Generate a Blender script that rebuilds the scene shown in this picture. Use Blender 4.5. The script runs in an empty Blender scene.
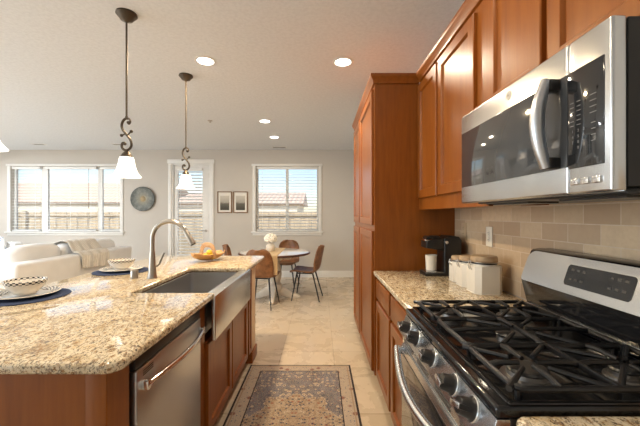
import bpy, bmesh, math, random
from mathutils import Vector, Matrix, noise
R = math.radians
PI = math.pi
random.seed(7)
S = bpy.context.scene
COL = S.collection

# ------------------------------------------------------------------ camera
CAMZ = 1.34
cd = bpy.data.cameras.new('camera'); cam = bpy.data.objects.new('camera', cd); COL.objects.link(cam)
cam.location = (0, 0, CAMZ); cam.rotation_euler = (R(90), 0, 0)
cd.sensor_width = 36; cd.lens = 325 / 640 * 36; cd.shift_y = 2 / 640; cd.clip_start = 0.02
S.camera = cam

# ------------------------------------------------------------------ world, sun, area lights, exposure
w = bpy.data.worlds.new('sky'); S.world = w; w.use_nodes = True
nt = w.node_tree; bg = nt.nodes['Background']
sky = nt.nodes.new('ShaderNodeTexSky'); sky.sky_type = 'NISHITA'
sky.sun_disc = False; sky.sun_elevation = R(52); sky.sun_rotation = R(140); sky.air_density = 1.0; sky.dust_density = 0.6
nt.links.new(sky.outputs[0], bg.inputs[0]); bg.inputs[1].default_value = 0.155

def lamp(name, kind, loc, rot, power, color=(1, 1, 1), size=None, size_y=None, **kw):
    l = bpy.data.lights.new(name, kind); l.energy = power; l.color = color
    if kind == 'AREA':
        l.shape = kw.get('shape', 'RECTANGLE'); l.size = size
        if size_y: l.size_y = size_y
        if 'spread' in kw: l.spread = kw['spread']
    if kind == 'SUN': l.angle = R(1)
    if kind == 'POINT': l.shadow_soft_size = size
    o = bpy.data.objects.new(name, l); o.location = loc; o.rotation_euler = rot; COL.objects.link(o)
    return o
lamp('sun', 'SUN', (0, 0, 20), (R(42), 0, R(-32)), 4.0, (1, .95, .87))
# unseen fill lights added left and behind the camera, set in invented wall openings
lamp('left_fill', 'AREA', (-7.3, .5, 1.25), (0, R(-90), 0), 120, (.86, .94, 1), 2.3, 2.8)
lamp('back_fill', 'AREA', (-4.5, -2.4, 1.4), (R(90), 0, 0), 12, (.92, .96, 1), 2.2, 2.2)
S.view_settings.view_transform = 'Standard'
S.view_settings.look = 'None'
S.view_settings.exposure = 0.50
S.view_settings.gamma = 1.0
S.view_settings.use_curve_mapping = False
DOWNLIGHT_COLOR = (1, .84, .62)

# ------------------------------------------------------------------ materials
def srgb(r, g, b):
    f = lambda c: (c / 12.92 if c <= .04045 else ((c + .055) / 1.055) ** 2.4)
    return (f(r / 255), f(g / 255), f(b / 255), 1)
MATS = {}
class NB:
    def __init__(s, name):
        s.m = bpy.data.materials.new(name); s.m.use_nodes = True
        s.t = s.m.node_tree; s.p = s.t.nodes['Principled BSDF']; s.out = s.t.nodes['Material Output']
    def n(s, kind, **kw):
        x = s.t.nodes.new('ShaderNode' + kind)
        for k, v in kw.items(): setattr(x, k, v)
        return x
    def l(s, a, b): s.t.links.new(a, b)
    def coords(s, which='Object', scale=(1, 1, 1), rot=(0, 0, 0)):
        if which == 'World': o = s.n('NewGeometry').outputs['Position']
        else: o = s.n('TexCoord').outputs[which]
        mp = s.n('Mapping'); mp.inputs['Scale'].default_value = scale; mp.inputs['Rotation'].default_value = rot
        s.l(o, mp.inputs[0]); return mp.outputs[0]
    def noise(s, co, scale, detail=3, rough=.5, dist=0):
        x = s.n('TexNoise'); x.inputs['Scale'].default_value = scale; x.inputs['Detail'].default_value = detail
        x.inputs['Roughness'].default_value = rough; x.inputs['Distortion'].default_value = dist
        s.l(co, x.inputs['Vector']); return x.outputs['Fac']
    def ramp(s, fac, stops, interp='LINEAR'):
        x = s.n('ValToRGB'); x.color_ramp.interpolation = interp; e = x.color_ramp.elements
        while len(e) < len(stops): e.new(.5)
        for i, (p, c) in enumerate(stops):
            e[i].position = p; e[i].color = c if len(c) == 4 else (*c, 1)
        s.l(fac, x.inputs[0]); return x.outputs[0]
    def mix(s, fac, a, b, mode='MIX'):
        x = s.n('Mix', data_type='RGBA', blend_type=mode)
        for v, i in ((fac, 0), (a, 6), (b, 7)):
            if hasattr(v, 'is_output'): s.l(v, x.inputs[i])
            else: x.inputs[i].default_value = v
        return x.outputs[2]
    def math(s, op, a, b=0, c=0):
        x = s.n('Math', operation=op)
        for i, v in enumerate((a, b, c)):
            if hasattr(v, 'is_output'): s.l(v, x.inputs[i])
            else: x.inputs[i].default_value = v
        return x.outputs[0]
    def bump(s, h, strength=.2, dist=.01):
        x = s.n('Bump'); x.inputs['Strength'].default_value = strength; x.inputs['Distance'].default_value = dist
        s.l(h, x.inputs['Height']); s.l(x.outputs[0], s.p.inputs['Normal'])
    def set(s, **kw):
        for k, v in kw.items():
            i = s.p.inputs[{'rough': 'Roughness', 'metal': 'Metallic', 'color': 'Base Color', 'coat': 'Coat Weight', 'coat_rough': 'Coat Roughness',
                            'spec': 'Specular IOR Level', 'emit': 'Emission Color', 'estr': 'Emission Strength', 'trans': 'Transmission Weight', 'sheen': 'Sheen Weight',
                            'aniso': 'Anisotropic'}[k]]
            if hasattr(v, 'is_output'): s.l(v, i)
            else: i.default_value = v
        return s
def plain(name, color, rough=.5, metal=0, var=.06, vscale=8, **kw):
    b = NB(name); co = b.coords('Object')
    f = b.noise(co, vscale, 3)
    lo = tuple(c * (1 - var) for c in color[:3]) + (1,); hi = tuple(min(1, c * (1 + var)) for c in color[:3]) + (1,)
    b.set(color=b.ramp(f, [(.3, lo), (.7, hi)]), rough=rough, metal=metal, **kw)
    return b.m
def wood(name, axis, c0, c1, c2, rough=.34, coat=.08):
    b = NB(name); sc = {'z': (14, 14, 1.1), 'y': (14, 1.1, 14), 'x': (1.1, 14, 14)}[axis]
    co = b.coords('World', sc)
    f = b.noise(co, 2.2, 6, .6, .15)
    f2 = b.noise(b.coords('World', (1.6, 1.6, .8)), 1.5, 2)
    c = b.ramp(f, [(.30, c0), (.52, c1), (.75, c2)])
    c = b.mix(b.math('MULTIPLY', f2, .35), c, c0)
    b.set(color=c, rough=rough, coat=coat, coat_rough=.18, spec=.3)
    b.bump(f, .04, .002)
    return b.m
CH = (srgb(124, 66, 19), srgb(140, 79, 26), srgb(152, 90, 33))
M = {}
M['wood'] = wood('cherry_wood', 'z', *CH)
M['wood_h'] = wood('cherry_wood_horizontal', 'y', *CH)
M['wood_x'] = wood('cherry_wood_cross', 'x', *CH)
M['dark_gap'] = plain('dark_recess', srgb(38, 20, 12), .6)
def granite(name):
    b = NB(name); co = b.coords('World', (1, .62, 1), (0, 0, R(38)))
    big = b.noise(co, 12, 5, .65, .4)
    c = b.ramp(big, [(.28, srgb(160, 134, 100)), (.40, srgb(206, 186, 150)), (.54, srgb(228, 214, 186)), (.70, srgb(204, 170, 116))])
    z3 = lambda x: (x,) * 3
    c = b.mix(b.ramp(b.noise(co, 58, 4, .7, .6), [(.55, z3(0)), (.60, z3(.9))]), c, srgb(150, 112, 68))
    c = b.mix(b.ramp(b.noise(co, 74, 4, .7, .8), [(.545, z3(0)), (.59, z3(.85))]), c, srgb(140, 120, 102))
    c = b.mix(b.ramp(b.noise(co, 100, 3, .7, .5), [(.575, z3(0)), (.62, z3(.85))]), c, srgb(66, 54, 46))
    c = b.mix(b.ramp(b.noise(co, 190, 2, .6), [(.60, z3(0)), (.66, z3(.85))]), c, srgb(70, 58, 48))
    c = b.mix(b.ramp(b.noise(co, 120, 2, .6), [(.62, z3(0)), (.68, z3(.8))]), c, srgb(236, 226, 204))
    b.set(color=c, rough=.035, spec=.6); return b.m
M['granite'] = granite('golden_granite')
def steel(name, base, rough, axis=(1, 60, 1)):
    b = NB(name); co = b.coords('Object', axis)
    f = b.noise(co, 6, 4, .6)
    b.set(color=b.ramp(f, [(.3, tuple(c * .97 for c in base)), (.7, base)]), metal=1,
          rough=b.ramp(f, [(.3, (rough * .92,) * 3), (.7, (rough * 1.08,) * 3)]))
    return b.m
M['steel'] = steel('brushed_steel', (.66, .69, .72), .24, (60, 1, 60))
M['steel_v'] = steel('brushed_steel_vertical', (.58, .61, .65), .30, (90, 90, 2))
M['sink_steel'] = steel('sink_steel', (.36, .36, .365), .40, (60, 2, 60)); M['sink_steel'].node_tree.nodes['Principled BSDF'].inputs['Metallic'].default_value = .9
M['nickel'] = plain('brushed_nickel', (.46, .42, .37, 1), .28, 1, var=.02)
M['chrome'] = plain('polished_chrome', (.8, .8, .8, 1), .1, 1, var=.02)
M['enamel'] = plain('black_enamel', (.010, .010, .011, 1), .10, 0, var=.05)
M['iron'] = plain('cast_iron', (.008, .008, .009, 1), .36, 0, vscale=60)
M['black_plastic'] = plain('black_plastic', (.014, .013, .013, 1), .28)
M['black_glass'] = plain('black_glass', (.020, .021, .023, 1), .06, spec=.8)
M['door_glass'] = plain('smoked_door_glass', (.05, .052, .055, 1), .06, spec=.9)
M['legend'] = plain('legend_print', (.20, .20, .20, 1), .5)
M['key_grey'] = plain('key_grey', (.035, .035, .037, 1), .4)
M['burner_cap'] = plain('burner_cap', (.03, .03, .03, 1), .35)
M['aluminium'] = plain('burner_aluminium', (.30, .29, .28, 1), .4, 1)
M['bronze'] = plain('aged_bronze', (.085, .068, .052, 1), .38, .75, vscale=30)
def shade_mat():
    b = NB('white_shade_glass'); b.set(color=(.9, .9, .88, 1), rough=.25, emit=(1, .97, .92, 1), estr=.85); return b.m
M['shade'] = shade_mat()
def emit(name, c, s):
    b = NB(name); b.set(color=(.9, .9, .9, 1), emit=c, estr=s); return b.m
M['diffuser'] = emit('downlight_diffuser', (1, .96, .9, 1), 6)
M['bulb'] = emit('bulb', (1, .9, .75, 1), 8)
def wallmat(name, c, bs=.12):
    b = NB(name); co = b.coords('World'); f = b.noise(co, 60, 3)
    b.set(color=b.ramp(b.noise(co, 3, 2), [(.3, tuple(x * .975 for x in c[:3])), (.7, c)]), rough=.75)
    b.bump(f, bs, .004); return b.m
M['wall'] = wallmat('beige_wall_paint', srgb(205, 199, 191))
def ceilmat():
    b = NB('white_ceiling'); co = b.coords('World'); f = b.noise(co, 38, 4, .6)
    b.set(color=b.ramp(f, [(.35, srgb(218, 221, 225)), (.6, srgb(226, 229, 233))]), rough=.85); b.bump(f, .25, .006); return b.m
M['ceiling'] = ceilmat()
M['pale_paint'] = plain('cream_paint', srgb(222, 204, 172), .6, var=.03)
M['white_trim'] = plain('white_trim_paint', srgb(236, 235, 232), .4, var=.02)
M['blind'] = plain('white_blind', srgb(238, 238, 236), .45, var=.02)
def floortile():
    b = NB('beige_floor_tile'); co = b.coords('World'); mp = b.n('Mapping'); b.l(co, mp.inputs[0]); mp.inputs['Location'].default_value = (.37, .31, 0)
    br = b.n('TexBrick'); br.offset = 0; br.squash = 1
    b.l(mp.outputs[0], br.inputs['Vector'])
    br.inputs['Scale'].default_value = 1; br.inputs['Brick Width'].default_value = .5; br.inputs['Row Height'].default_value = .5
    br.inputs['Mortar Size'].default_value = .004; br.inputs['Mortar Smooth'].default_value = .3
    br.inputs['Color1'].default_value = srgb(196, 178, 154); br.inputs['Color2'].default_value = srgb(210, 194, 172); br.inputs['Mortar'].default_value = srgb(158, 138, 112)
    cl = b.noise(co, 3.5, 6, .65, .5)
    c = b.mix(b.ramp(cl, [(.35, (0, 0, 0)), (.7, (.4, .4, .4))]), br.outputs[0], srgb(214, 200, 180))
    c = b.mix(b.ramp(b.noise(co, 9, 5, .7, 1), [(.5, (0, 0, 0)), (.75, (.22, .22, .22))]), c, srgb(180, 156, 128))
    b.set(color=c, rough=b.ramp(cl, [(.3, (.22,) * 3), (.7, (.34,) * 3)]), spec=.5)
    b.bump(br.outputs['Fac'], -.15, .002); return b.m
M['floor'] = floortile()
def backsplash():
    b = NB('travertine_brick_tile'); g = b.n('NewGeometry').outputs['Position']
    sx = b.n('SeparateXYZ'); b.l(g, sx.inputs[0]); cx = b.n('CombineXYZ'); b.l(sx.outputs[1], cx.inputs[0]); b.l(b.math('SUBTRACT', sx.outputs[2], .914), cx.inputs[1])
    br = b.n('TexBrick'); b.l(cx.outputs[0], br.inputs['Vector'])
    br.inputs['Scale'].default_value = 1; br.inputs['Brick Width'].default_value = .160; br.inputs['Row Height'].default_value = .078
    br.inputs['Mortar Size'].default_value = .0022; br.inputs['Mortar Smooth'].default_value = .4
    br.inputs['Color1'].default_value = srgb(168, 140, 112); br.inputs['Color2'].default_value = srgb(208, 184, 152); br.inputs['Mortar'].default_value = srgb(206, 188, 164)
    f = b.noise(b.coords('World', (1, 1, 1)), 30, 5, .7)
    c = b.mix(b.ramp(f, [(.4, (0, 0, 0)), (.75, (.4, .4, .4))]), br.outputs[0], srgb(170, 142, 116))
    b.set(color=c, rough=.42); b.bump(br.outputs['Fac'], -.35, .003); return b.m
M['tile'] = backsplash()
def rugmat():
    b = NB('persian_rug'); tc = b.n('TexCoord').outputs['Object']; sx = b.n('SeparateXYZ'); b.l(tc, sx.inputs[0])
    ax = b.math('ABSOLUTE', sx.outputs[0]); ay = b.math('ABSOLUTE', sx.outputs[1])
    e = b.math('MINIMUM', b.math('SUBTRACT', .4425, ax), b.math('SUBTRACT', .79, ay))
    cx = b.n('CombineXYZ'); b.l(ax, cx.inputs[0]); b.l(ay, cx.inputs[1]); sym = cx.outputs[0]
    navy, slate, beige, sand, rust, dark = srgb(52, 62, 86), srgb(94, 104, 126), srgb(192, 174, 154), srgb(164, 140, 116), srgb(146, 98, 80), srgb(46, 42, 48)
    def vor(scale, rnd=.8, feature='F1'):
        v = b.n('TexVoronoi'); v.feature = feature; v.inputs['Scale'].default_value = scale; v.inputs['Randomness'].default_value = rnd
        b.l(sym, v.inputs['Vector']); return v
    v1 = vor(26); v2 = vor(13, .5); v3 = vor(44)
    n1 = b.noise(sym, 30, 3, .6, 1.5); n2 = b.noise(tc, 150, 3, .6); n3 = b.noise(tc, 6, 4, .6)
    z = lambda x: (x,) * 3
    def lines(f, k): return b.ramp(f, [(.345, z(0)), (.37, z(k)), (.395, z(0)), (.43, z(0)), (.46, z(k)), (.49, z(0)), (.525, z(0)), (.555, z(k)), (.585, z(0)), (.62, z(0)), (.65, z(k)), (.68, z(0))])
    field = b.mix(b.ramp(n3, [(.4, z(0)), (.65, z(1))]), navy, slate)
    field = b.mix(b.ramp(v1.outputs['Distance'], [(.30, z(1)), (.40, z(0))]), field, beige)
    field = b.mix(b.ramp(v1.outputs['Distance'], [(.16, z(1)), (.24, z(0))]), field, dark)
    field = b.mix(lines(n1, .9), field, beige)
    field = b.mix(b.ramp(v3.outputs['Distance'], [(.16, z(1)), (.24, z(0))]), field, rust)
    med = b.mix(b.ramp(n1, [(.40, z(0)), (.60, z(1))]), sand, beige)
    med = b.mix(lines(n1, .75), med, dark)
    med = b.mix(b.ramp(v1.outputs['Distance'], [(.20, z(1)), (.32, z(0))]), med, rust)
    med = b.mix(b.ramp(v3.outputs['Distance'], [(.26, z(.9)), (.38, z(0))]), med, navy)
    dia = b.math('ADD', b.math('DIVIDE', ax, .36), b.math('DIVIDE', ay, .33))
    rec = b.math('MAXIMUM', b.math('DIVIDE', ax, .215), b.math('DIVIDE', ay, .27))
    shp = b.math('ADD', b.math('MINIMUM', dia, rec), b.math('MULTIPLY', b.math('SUBTRACT', n1, .5), .35))
    c = b.mix(b.ramp(shp, [(.97, (1, 1, 1)), (1, (0, 0, 0))]), field, med)
    c = b.mix(b.ramp(shp, [(.965, (0, 0, 0)), (.985, (1, 1, 1)), (1.03, (1, 1, 1)), (1.05, (0, 0, 0))]), c, beige)
    # border
    bord = b.mix(b.ramp(v2.outputs['Distance'], [(.20, (1, 1, 1)), (.30, (0, 0, 0))]), beige, rust)
    bord = b.mix(b.ramp(v3.outputs['Distance'], [(.16, (1, 1, 1)), (.26, (0, 0, 0))]), bord, slate)
    bord = b.mix(lines(n1, .6), bord, slate)
    z = lambda x: (x,) * 3
    c = b.mix(b.ramp(e, [(0, z(1)), (.115, z(0))], 'CONSTANT'), c, bord)
    c = b.mix(b.ramp(e, [(0, z(0)), (.108, z(1)), (.116, z(0))], 'CONSTANT'), c, dark)
    c = b.mix(b.ramp(e, [(0, z(0)), (.026, z(1)), (.034, z(0))], 'CONSTANT'), c, sand)
    c = b.mix(b.ramp(e, [(0, z(1)), (.012, z(0))], 'CONSTANT'), c, dark)
    c = b.mix(b.ramp(n2, [(.45, z(0)), (.75, z(.25))]), c, beige)
    b.set(color=c, rough=.95, spec=.1); b.bump(n2, .3, .003); return b.m
M['rug'] = rugmat()
def leather():
    b = NB('brown_leather'); co = b.coords('Object'); f = b.noise(co, 14, 5, .65)
    b.set(color=b.ramp(f, [(.3, srgb(96, 62, 38)), (.55, srgb(132, 88, 54)), (.75, srgb(154, 108, 70))]), rough=.45); b.bump(b.noise(co, 180, 2), .1, .002); return b.m
M['leather'] = leather()
M['black_metal'] = plain('black_metal', (.012, .012, .012, 1), .4, .3)
M['fabric'] = plain('white_slipcover', srgb(235, 235, 235), .9, var=.04, vscale=5)
def knit():
    b = NB('cream_knit'); co = b.coords('Object'); wv = b.n('TexWave'); wv.inputs['Scale'].default_value = 26; wv.inputs['Distortion'].default_value = 3
    b.l(co, wv.inputs[0]); b.set(color=b.ramp(wv.outputs['Fac'], [(0, srgb(218, 212, 202)), (1, srgb(236, 232, 224))]), rough=.95); b.bump(wv.outputs['Fac'], .5, .01); return b.m
M['knit'] = knit()
def pillow_pattern():
    b = NB('blue_print_fabric'); co = b.coords('Object'); v = b.n('TexVoronoi'); v.inputs['Scale'].default_value = 16; b.l(co, v.inputs['Vector'])
    b.set(color=b.ramp(v.outputs['Distance'], [(.25, srgb(150, 168, 196)), (.4, srgb(234, 234, 232))]), rough=.9); return b.m
M['print_fabric'] = pillow_pattern()
M['navy'] = plain('navy_weave', srgb(36, 52, 86), .85, vscale=120, var=.25)
M['china'] = plain('white_china', srgb(232, 226, 216), .15, var=.02)
def chinapattern(name, scale):
    b = NB(name); tc = b.n('TexCoord').outputs['Object']; sx = b.n('SeparateXYZ'); b.l(tc, sx.inputs[0])
    an = b.math('ARCTAN2', sx.outputs[1], sx.outputs[0]); s1 = b.math('SINE', b.math('MULTIPLY', an, scale))
    rr = b.n('VectorMath', operation='LENGTH'); b.l(tc, rr.inputs[0])
    s2 = b.math('SINE', b.math('MULTIPLY', rr.outputs['Value'], 420))
    f = b.math('MULTIPLY', s1, s2)
    b.set(color=b.ramp(b.math('MULTIPLY_ADD', f, .5, .5), [(.46, srgb(40, 40, 46)), (.52, srgb(236, 230, 220))]), rough=.15); return b.m
M['china_print'] = chinapattern('black_print_china', 22)
M['basket'] = wood('trug_wood', 'x', srgb(178, 132, 84), srgb(204, 160, 110), srgb(222, 184, 138), .5, 0)
M['lemon'] = plain('lemon_peel', srgb(238, 206, 70), .4, vscale=40)
M['white_enamel'] = plain('white_ceramic', srgb(226, 220, 208), .25, var=.03)
M['lid_wood'] = wood('lid_wood', 'x', srgb(150, 122, 92), srgb(184, 158, 126), srgb(204, 182, 150), .5, 0)
M['plate_metal'] = plain('outlet_plastic', srgb(226, 216, 198), .35, var=.02)
M['tan_plastic'] = plain('tan_outlet_plastic', srgb(198, 172, 138), .4, var=.03)
M['table_white'] = plain('cream_painted_wood', srgb(228, 218, 202), .45, var=.06)
M['table_top'] = plain('glossy_white_top', srgb(228, 224, 218), .12, var=.03)
M['walnut'] = wood('walnut_edge', 'x', srgb(62, 36, 22), srgb(88, 54, 34), srgb(110, 70, 46), .35, .2)
M['burlap'] = plain('tan_linen', srgb(212, 184, 144), .9, vscale=150, var=.12)
M['flower'] = plain('white_petals', srgb(240, 236, 226), .8, vscale=60, var=.08)
M['vase'] = plain('stoneware', srgb(222, 216, 204), .5, vscale=20)
M['frame_wood'] = wood('frame_wood', 'z', srgb(112, 84, 60), srgb(138, 106, 78), srgb(160, 128, 98), .5, 0)
M['paper'] = plain('mat_board', srgb(232, 228, 220), .8, var=.02)
def artmat():
    b = NB('misty_landscape_print'); g = b.n('TexCoord').outputs['Object']; sx = b.n('SeparateXYZ'); b.l(g, sx.inputs[0])
    f = b.math('ADD', sx.outputs[2], b.math('MULTIPLY', b.math('SUBTRACT', b.noise(g, 22, 4), .5), .06))
    b.set(color=b.ramp(b.math('MULTIPLY_ADD', f, 2.6, .45), [(.10, srgb(74, 72, 62)), (.36, srgb(104, 100, 90)), (.46, srgb(176, 170, 158)), (.9, srgb(214, 208, 196))]), rough=.7); return b.m
M['art'] = artmat()
def discmat():
    b = NB('hammered_grey_metal'); g = b.n('TexCoord').outputs['Object']; rr = b.n('VectorMath', operation='LENGTH'); b.l(g, rr.inputs[0])
    f = b.noise(g, 18, 4)
    c = b.ramp(rr.outputs['Value'], [(.04, srgb(150, 128, 92)), (.08, srgb(112, 104, 88)), (.16, srgb(86, 86, 80)), (.25, srgb(66, 66, 62))])
    b.set(color=b.mix(b.ramp(f, [(.45, (0, 0, 0)), (.7, (.4, .4, .4))]), c, srgb(140, 138, 126)), rough=.4, metal=.6); return b.m
M['disc'] = discmat()
def winglass():
    b = NB('window_glass'); b.t.nodes.remove(b.p)
    t = b.n('BsdfTransparent'); g = b.n('BsdfGlossy'); g.inputs['Roughness'].default_value = .02
    fr = b.n('Fresnel'); fr.inputs[0].default_value = 1.45
    mx = b.n('MixShader'); b.l(fr.outputs[0], mx.inputs[0]); b.l(t.outputs[0], mx.inputs[1]); b.l(g.outputs[0], mx.inputs[2]); b.l(mx.outputs[0], b.out.inputs[0]); return b.m
M['glass'] = winglass()
M['fence_wood'] = wood('weathered_fence_wood', 'z', srgb(172, 154, 128), srgb(198, 182, 154), srgb(214, 200, 176), .8, 0)
M['stucco'] = plain('cream_stucco', srgb(228, 218, 198), .9)
def roofmat():
    b = NB('pale_clay_roof_tile'); co = b.coords('World'); wv = b.n('TexWave'); wv.bands_direction = 'X'; wv.inputs['Scale'].default_value = 1.2; b.l(co, wv.inputs[0])
    f = b.noise(co, 5, 4)
    b.set(color=b.mix(b.math('MULTIPLY', f, .5), b.ramp(wv.outputs['Fac'], [(0, srgb(196, 172, 152)), (.6, srgb(216, 196, 178))]), srgb(206, 178, 156)), rough=.9); b.bump(wv.outputs['Fac'], .4, .05); return b.m
M['roof'] = roofmat()
M['fascia'] = plain('brown_fascia', srgb(122, 104, 86), .7)
M['gravel'] = plain('yard_gravel', srgb(196, 182, 160), .9, vscale=40, var=.2)

# ------------------------------------------------------------------ mesh helpers
ORIGIN = Vector((0, 0, 0))
class B:
    def __init__(s): s.bm = bmesh.new()
    def _faces(s, fs, mi):
        for f in fs: f.material_index = mi
    def box(s, x0, x1, y0, y1, z0, z1, bev=0, seg=2, mi=0, rot=None):
        x0, x1 = min(x0, x1), max(x0, x1); y0, y1 = min(y0, y1), max(y0, y1); z0, z1 = min(z0, z1), max(z0, z1)
        vs = [s.bm.verts.new(p) for p in ((x0, y0, z0), (x1, y0, z0), (x1, y1, z0), (x0, y1, z0), (x0, y0, z1), (x1, y0, z1), (x1, y1, z1), (x0, y1, z1))]
        fs = [s.bm.faces.new([vs[i] for i in q]) for q in ((0, 3, 2, 1), (4, 5, 6, 7), (0, 1, 5, 4), (1, 2, 6, 5), (2, 3, 7, 6), (3, 0, 4, 7))]
        s._faces(fs, mi)
        if rot:
            c, ax, a = rot; bmesh.ops.rotate(s.bm, verts=vs, cent=c, matrix=Matrix.Rotation(a, 3, ax))
        if bev:
            es = list({e for f in fs for e in f.edges})
            bmesh.ops.bevel(s.bm, geom=es, offset=bev, segments=seg, profile=.5, affect='EDGES', clamp_overlap=True)
        return s
    def prism(s, pts, axis, a0, a1, bev=0, seg=2, mi=0):
        """polygon pts (2D) extruded along axis; 2D axes are the remaining two in xyz order"""
        def mk(p, a):
            return {'x': (a, p[0], p[1]), 'y': (p[0], a, p[1]), 'z': (p[0], p[1], a)}[axis]
        v0 = [s.bm.verts.new(mk(p, a0)) for p in pts]; v1 = [s.bm.verts.new(mk(p, a1)) for p in pts]
        n = len(pts); fs = [s.bm.faces.new(v0), s.bm.faces.new(v1[::-1])]
        for i in range(n): fs.append(s.bm.faces.new((v0[i], v1[i], v1[(i + 1) % n], v0[(i + 1) % n])))
        bmesh.ops.recalc_face_normals(s.bm, faces=fs); s._faces(fs, mi)
        if bev:
            es = [e for e in {e for f in fs[:2] for e in f.edges}]
            bmesh.ops.bevel(s.bm, geom=es, offset=bev, segments=seg, profile=.5, affect='EDGES', clamp_overlap=True)
        return s
    def tube(s, pts, r, seg=10, closed=False, mi=0, flat=None):
        pts = [Vector(p) for p in pts]; n = len(pts)
        rs = list(r) if isinstance(r, (list, tuple)) else [r] * n
        rings = []; up = None
        for i, p in enumerate(pts):
            if closed: t = pts[(i + 1) % n] - pts[i - 1]
            else: t = pts[min(i + 1, n - 1)] - pts[max(i - 1, 0)]
            t.normalize()
            if up is None: up = Vector((0, 0, 1)) if abs(t.z) < .9 else Vector((1, 0, 0))
            a = up - t * up.dot(t)
            if a.length < 1e-4: a = t.orthogonal()
            a.normalize(); b = t.cross(a); up = a
            fl = flat if flat else 1
            rings.append([s.bm.verts.new(p + (a * math.cos(2 * PI * k / seg) * fl + b * math.sin(2 * PI * k / seg)) * rs[i]) for k in range(seg)])
        m = n if closed else n - 1; fs = []
        for i in range(m):
            A, C = rings[i], rings[(i + 1) % n]
            for k in range(seg): fs.append(s.bm.faces.new((A[k], A[(k + 1) % seg], C[(k + 1) % seg], C[k])))
        if not closed:
            fs.append(s.bm.faces.new(rings[0][::-1])); fs.append(s.bm.faces.new(rings[-1]))
        s._faces(fs, mi); bmesh.ops.recalc_face_normals(s.bm, faces=fs); return s
    def lathe(s, prof, c, seg=32, mi=0, axis='z', sx=1, sy=1):
        """prof: (r, h) pairs, open ends are closed by r=0"""
        c = Vector(c); rings = []
        def pt(r, h, k):
            a = 2 * PI * k / seg; u, v = r * math.cos(a) * sx, r * math.sin(a) * sy
            return c + {'z': Vector((u, v, h)), 'x': Vector((h, u, v)), 'y': Vector((u, h, v))}[axis]
        for r, h in prof:
            if r < 1e-6: rings.append([s.bm.verts.new(pt(0, h, 0))])
            else: rings.append([s.bm.verts.new(pt(r, h, k)) for k in range(seg)])
        fs = []
        for A, C in zip(rings, rings[1:]):
            if len(A) == 1 and len(C) == 1: continue
            for k in range(seg):
                k2 = (k + 1) % seg
                if len(A) == 1: fs.append(s.bm.faces.new((A[0], C[k2], C[k])))
                elif len(C) == 1: fs.append(s.bm.faces.new((A[k], A[k2], C[0])))
                else: fs.append(s.bm.faces.new((A[k], A[k2], C[k2], C[k])))
        s._faces(fs, mi); bmesh.ops.recalc_face_normals(s.bm, faces=fs); return s
    def blob(s, c, r, seed=0, amp=.1, sub=3, sc=(1, 1, 1), fr=3, mi=0):
        d = bmesh.ops.create_icosphere(s.bm, subdivisions=sub, radius=1)
        for v in d['verts']:
            n = v.co.normalized(); k = 1 + amp * noise.noise(n * fr + Vector((seed, seed * 1.7, 3.1)))
            v.co = Vector(c) + Vector((n.x * sc[0], n.y * sc[1], n.z * sc[2])) * r * k
        return s
    def cushion(s, x0, x1, y0, y1, z0, z1, puff=.3, n=10, seed=0, p=4.0):
        """soft box: superellipsoid with slight lumps"""
        c = Vector(((x0 + x1) / 2, (y0 + y1) / 2, (z0 + z1) / 2)); h = Vector(((x1 - x0) / 2, (y1 - y0) / 2, (z1 - z0) / 2))
        d = bmesh.ops.create_icosphere(s.bm, subdivisions=4, radius=1)
        for v in d['verts']:
            q = v.co.normalized(); k = (abs(q.x) ** p + abs(q.y) ** p + abs(q.z) ** p) ** (-1 / p)
            q = q * k * (1 + .025 * noise.noise(q * 2.2 + Vector((seed * 3.3, 1, seed))))
            v.co = c + Vector((q.x * h.x, q.y * h.y, q.z * h.z))
        return s
    def grid(s, f, nu, nv, mi=0):
        V = [[s.bm.verts.new(f(i / nu, j / nv)) for j in range(nv + 1)] for i in range(nu + 1)]
        for i in range(nu):
            for j in range(nv): s.bm.faces.new((V[i][j], V[i + 1][j], V[i + 1][j + 1], V[i][j + 1])).material_index = mi
        return s
    def obj(s, name, mats, parent=None, angle=38, xf=None):
        me = bpy.data.meshes.new(name)
        if xf: bmesh.ops.transform(s.bm, matrix=xf, verts=s.bm.verts)
        bmesh.ops.translate(s.bm, verts=s.bm.verts, vec=-ORIGIN)
        s.bm.to_mesh(me); s.bm.free()
        for m in (mats if isinstance(mats, (list, tuple)) else [mats]): me.materials.append(M[m])
        me.polygons.foreach_set('use_smooth', [True] * len(me.polygons)); me.set_sharp_from_angle(angle=R(angle))
        o = bpy.data.objects.new(name, me); COL.objects.link(o)
        if parent: o.parent = parent
        else: o.location = ORIGIN
        return o
def at(x, y, z):
    global ORIGIN
    ORIGIN = Vector((x, y, z))
def tag(o, label, cat, group=None, kind=None):
    o['label'] = label; o['category'] = cat
    if group: o['group'] = group
    if kind: o['kind'] = kind
    return o
def thing(name, label, cat, loc, group=None, rotz=0):
    at(*loc); o = bpy.data.objects.new(name, None); COL.objects.link(o); o.location = loc; o.empty_display_size = .05
    o.rotation_euler.z = rotz
    return tag(o, label, cat, group)
def struct(o, label=None, cat=None):
    o['kind'] = 'structure'
    if label: o['label'] = label
    if cat: o['category'] = cat
    return o
def copy_tree(o, parent=None):
    c = o.copy(); COL.objects.link(c)
    if parent: c.parent = parent
    for ch in list(o.children): copy_tree(ch, c)
    return c
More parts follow.
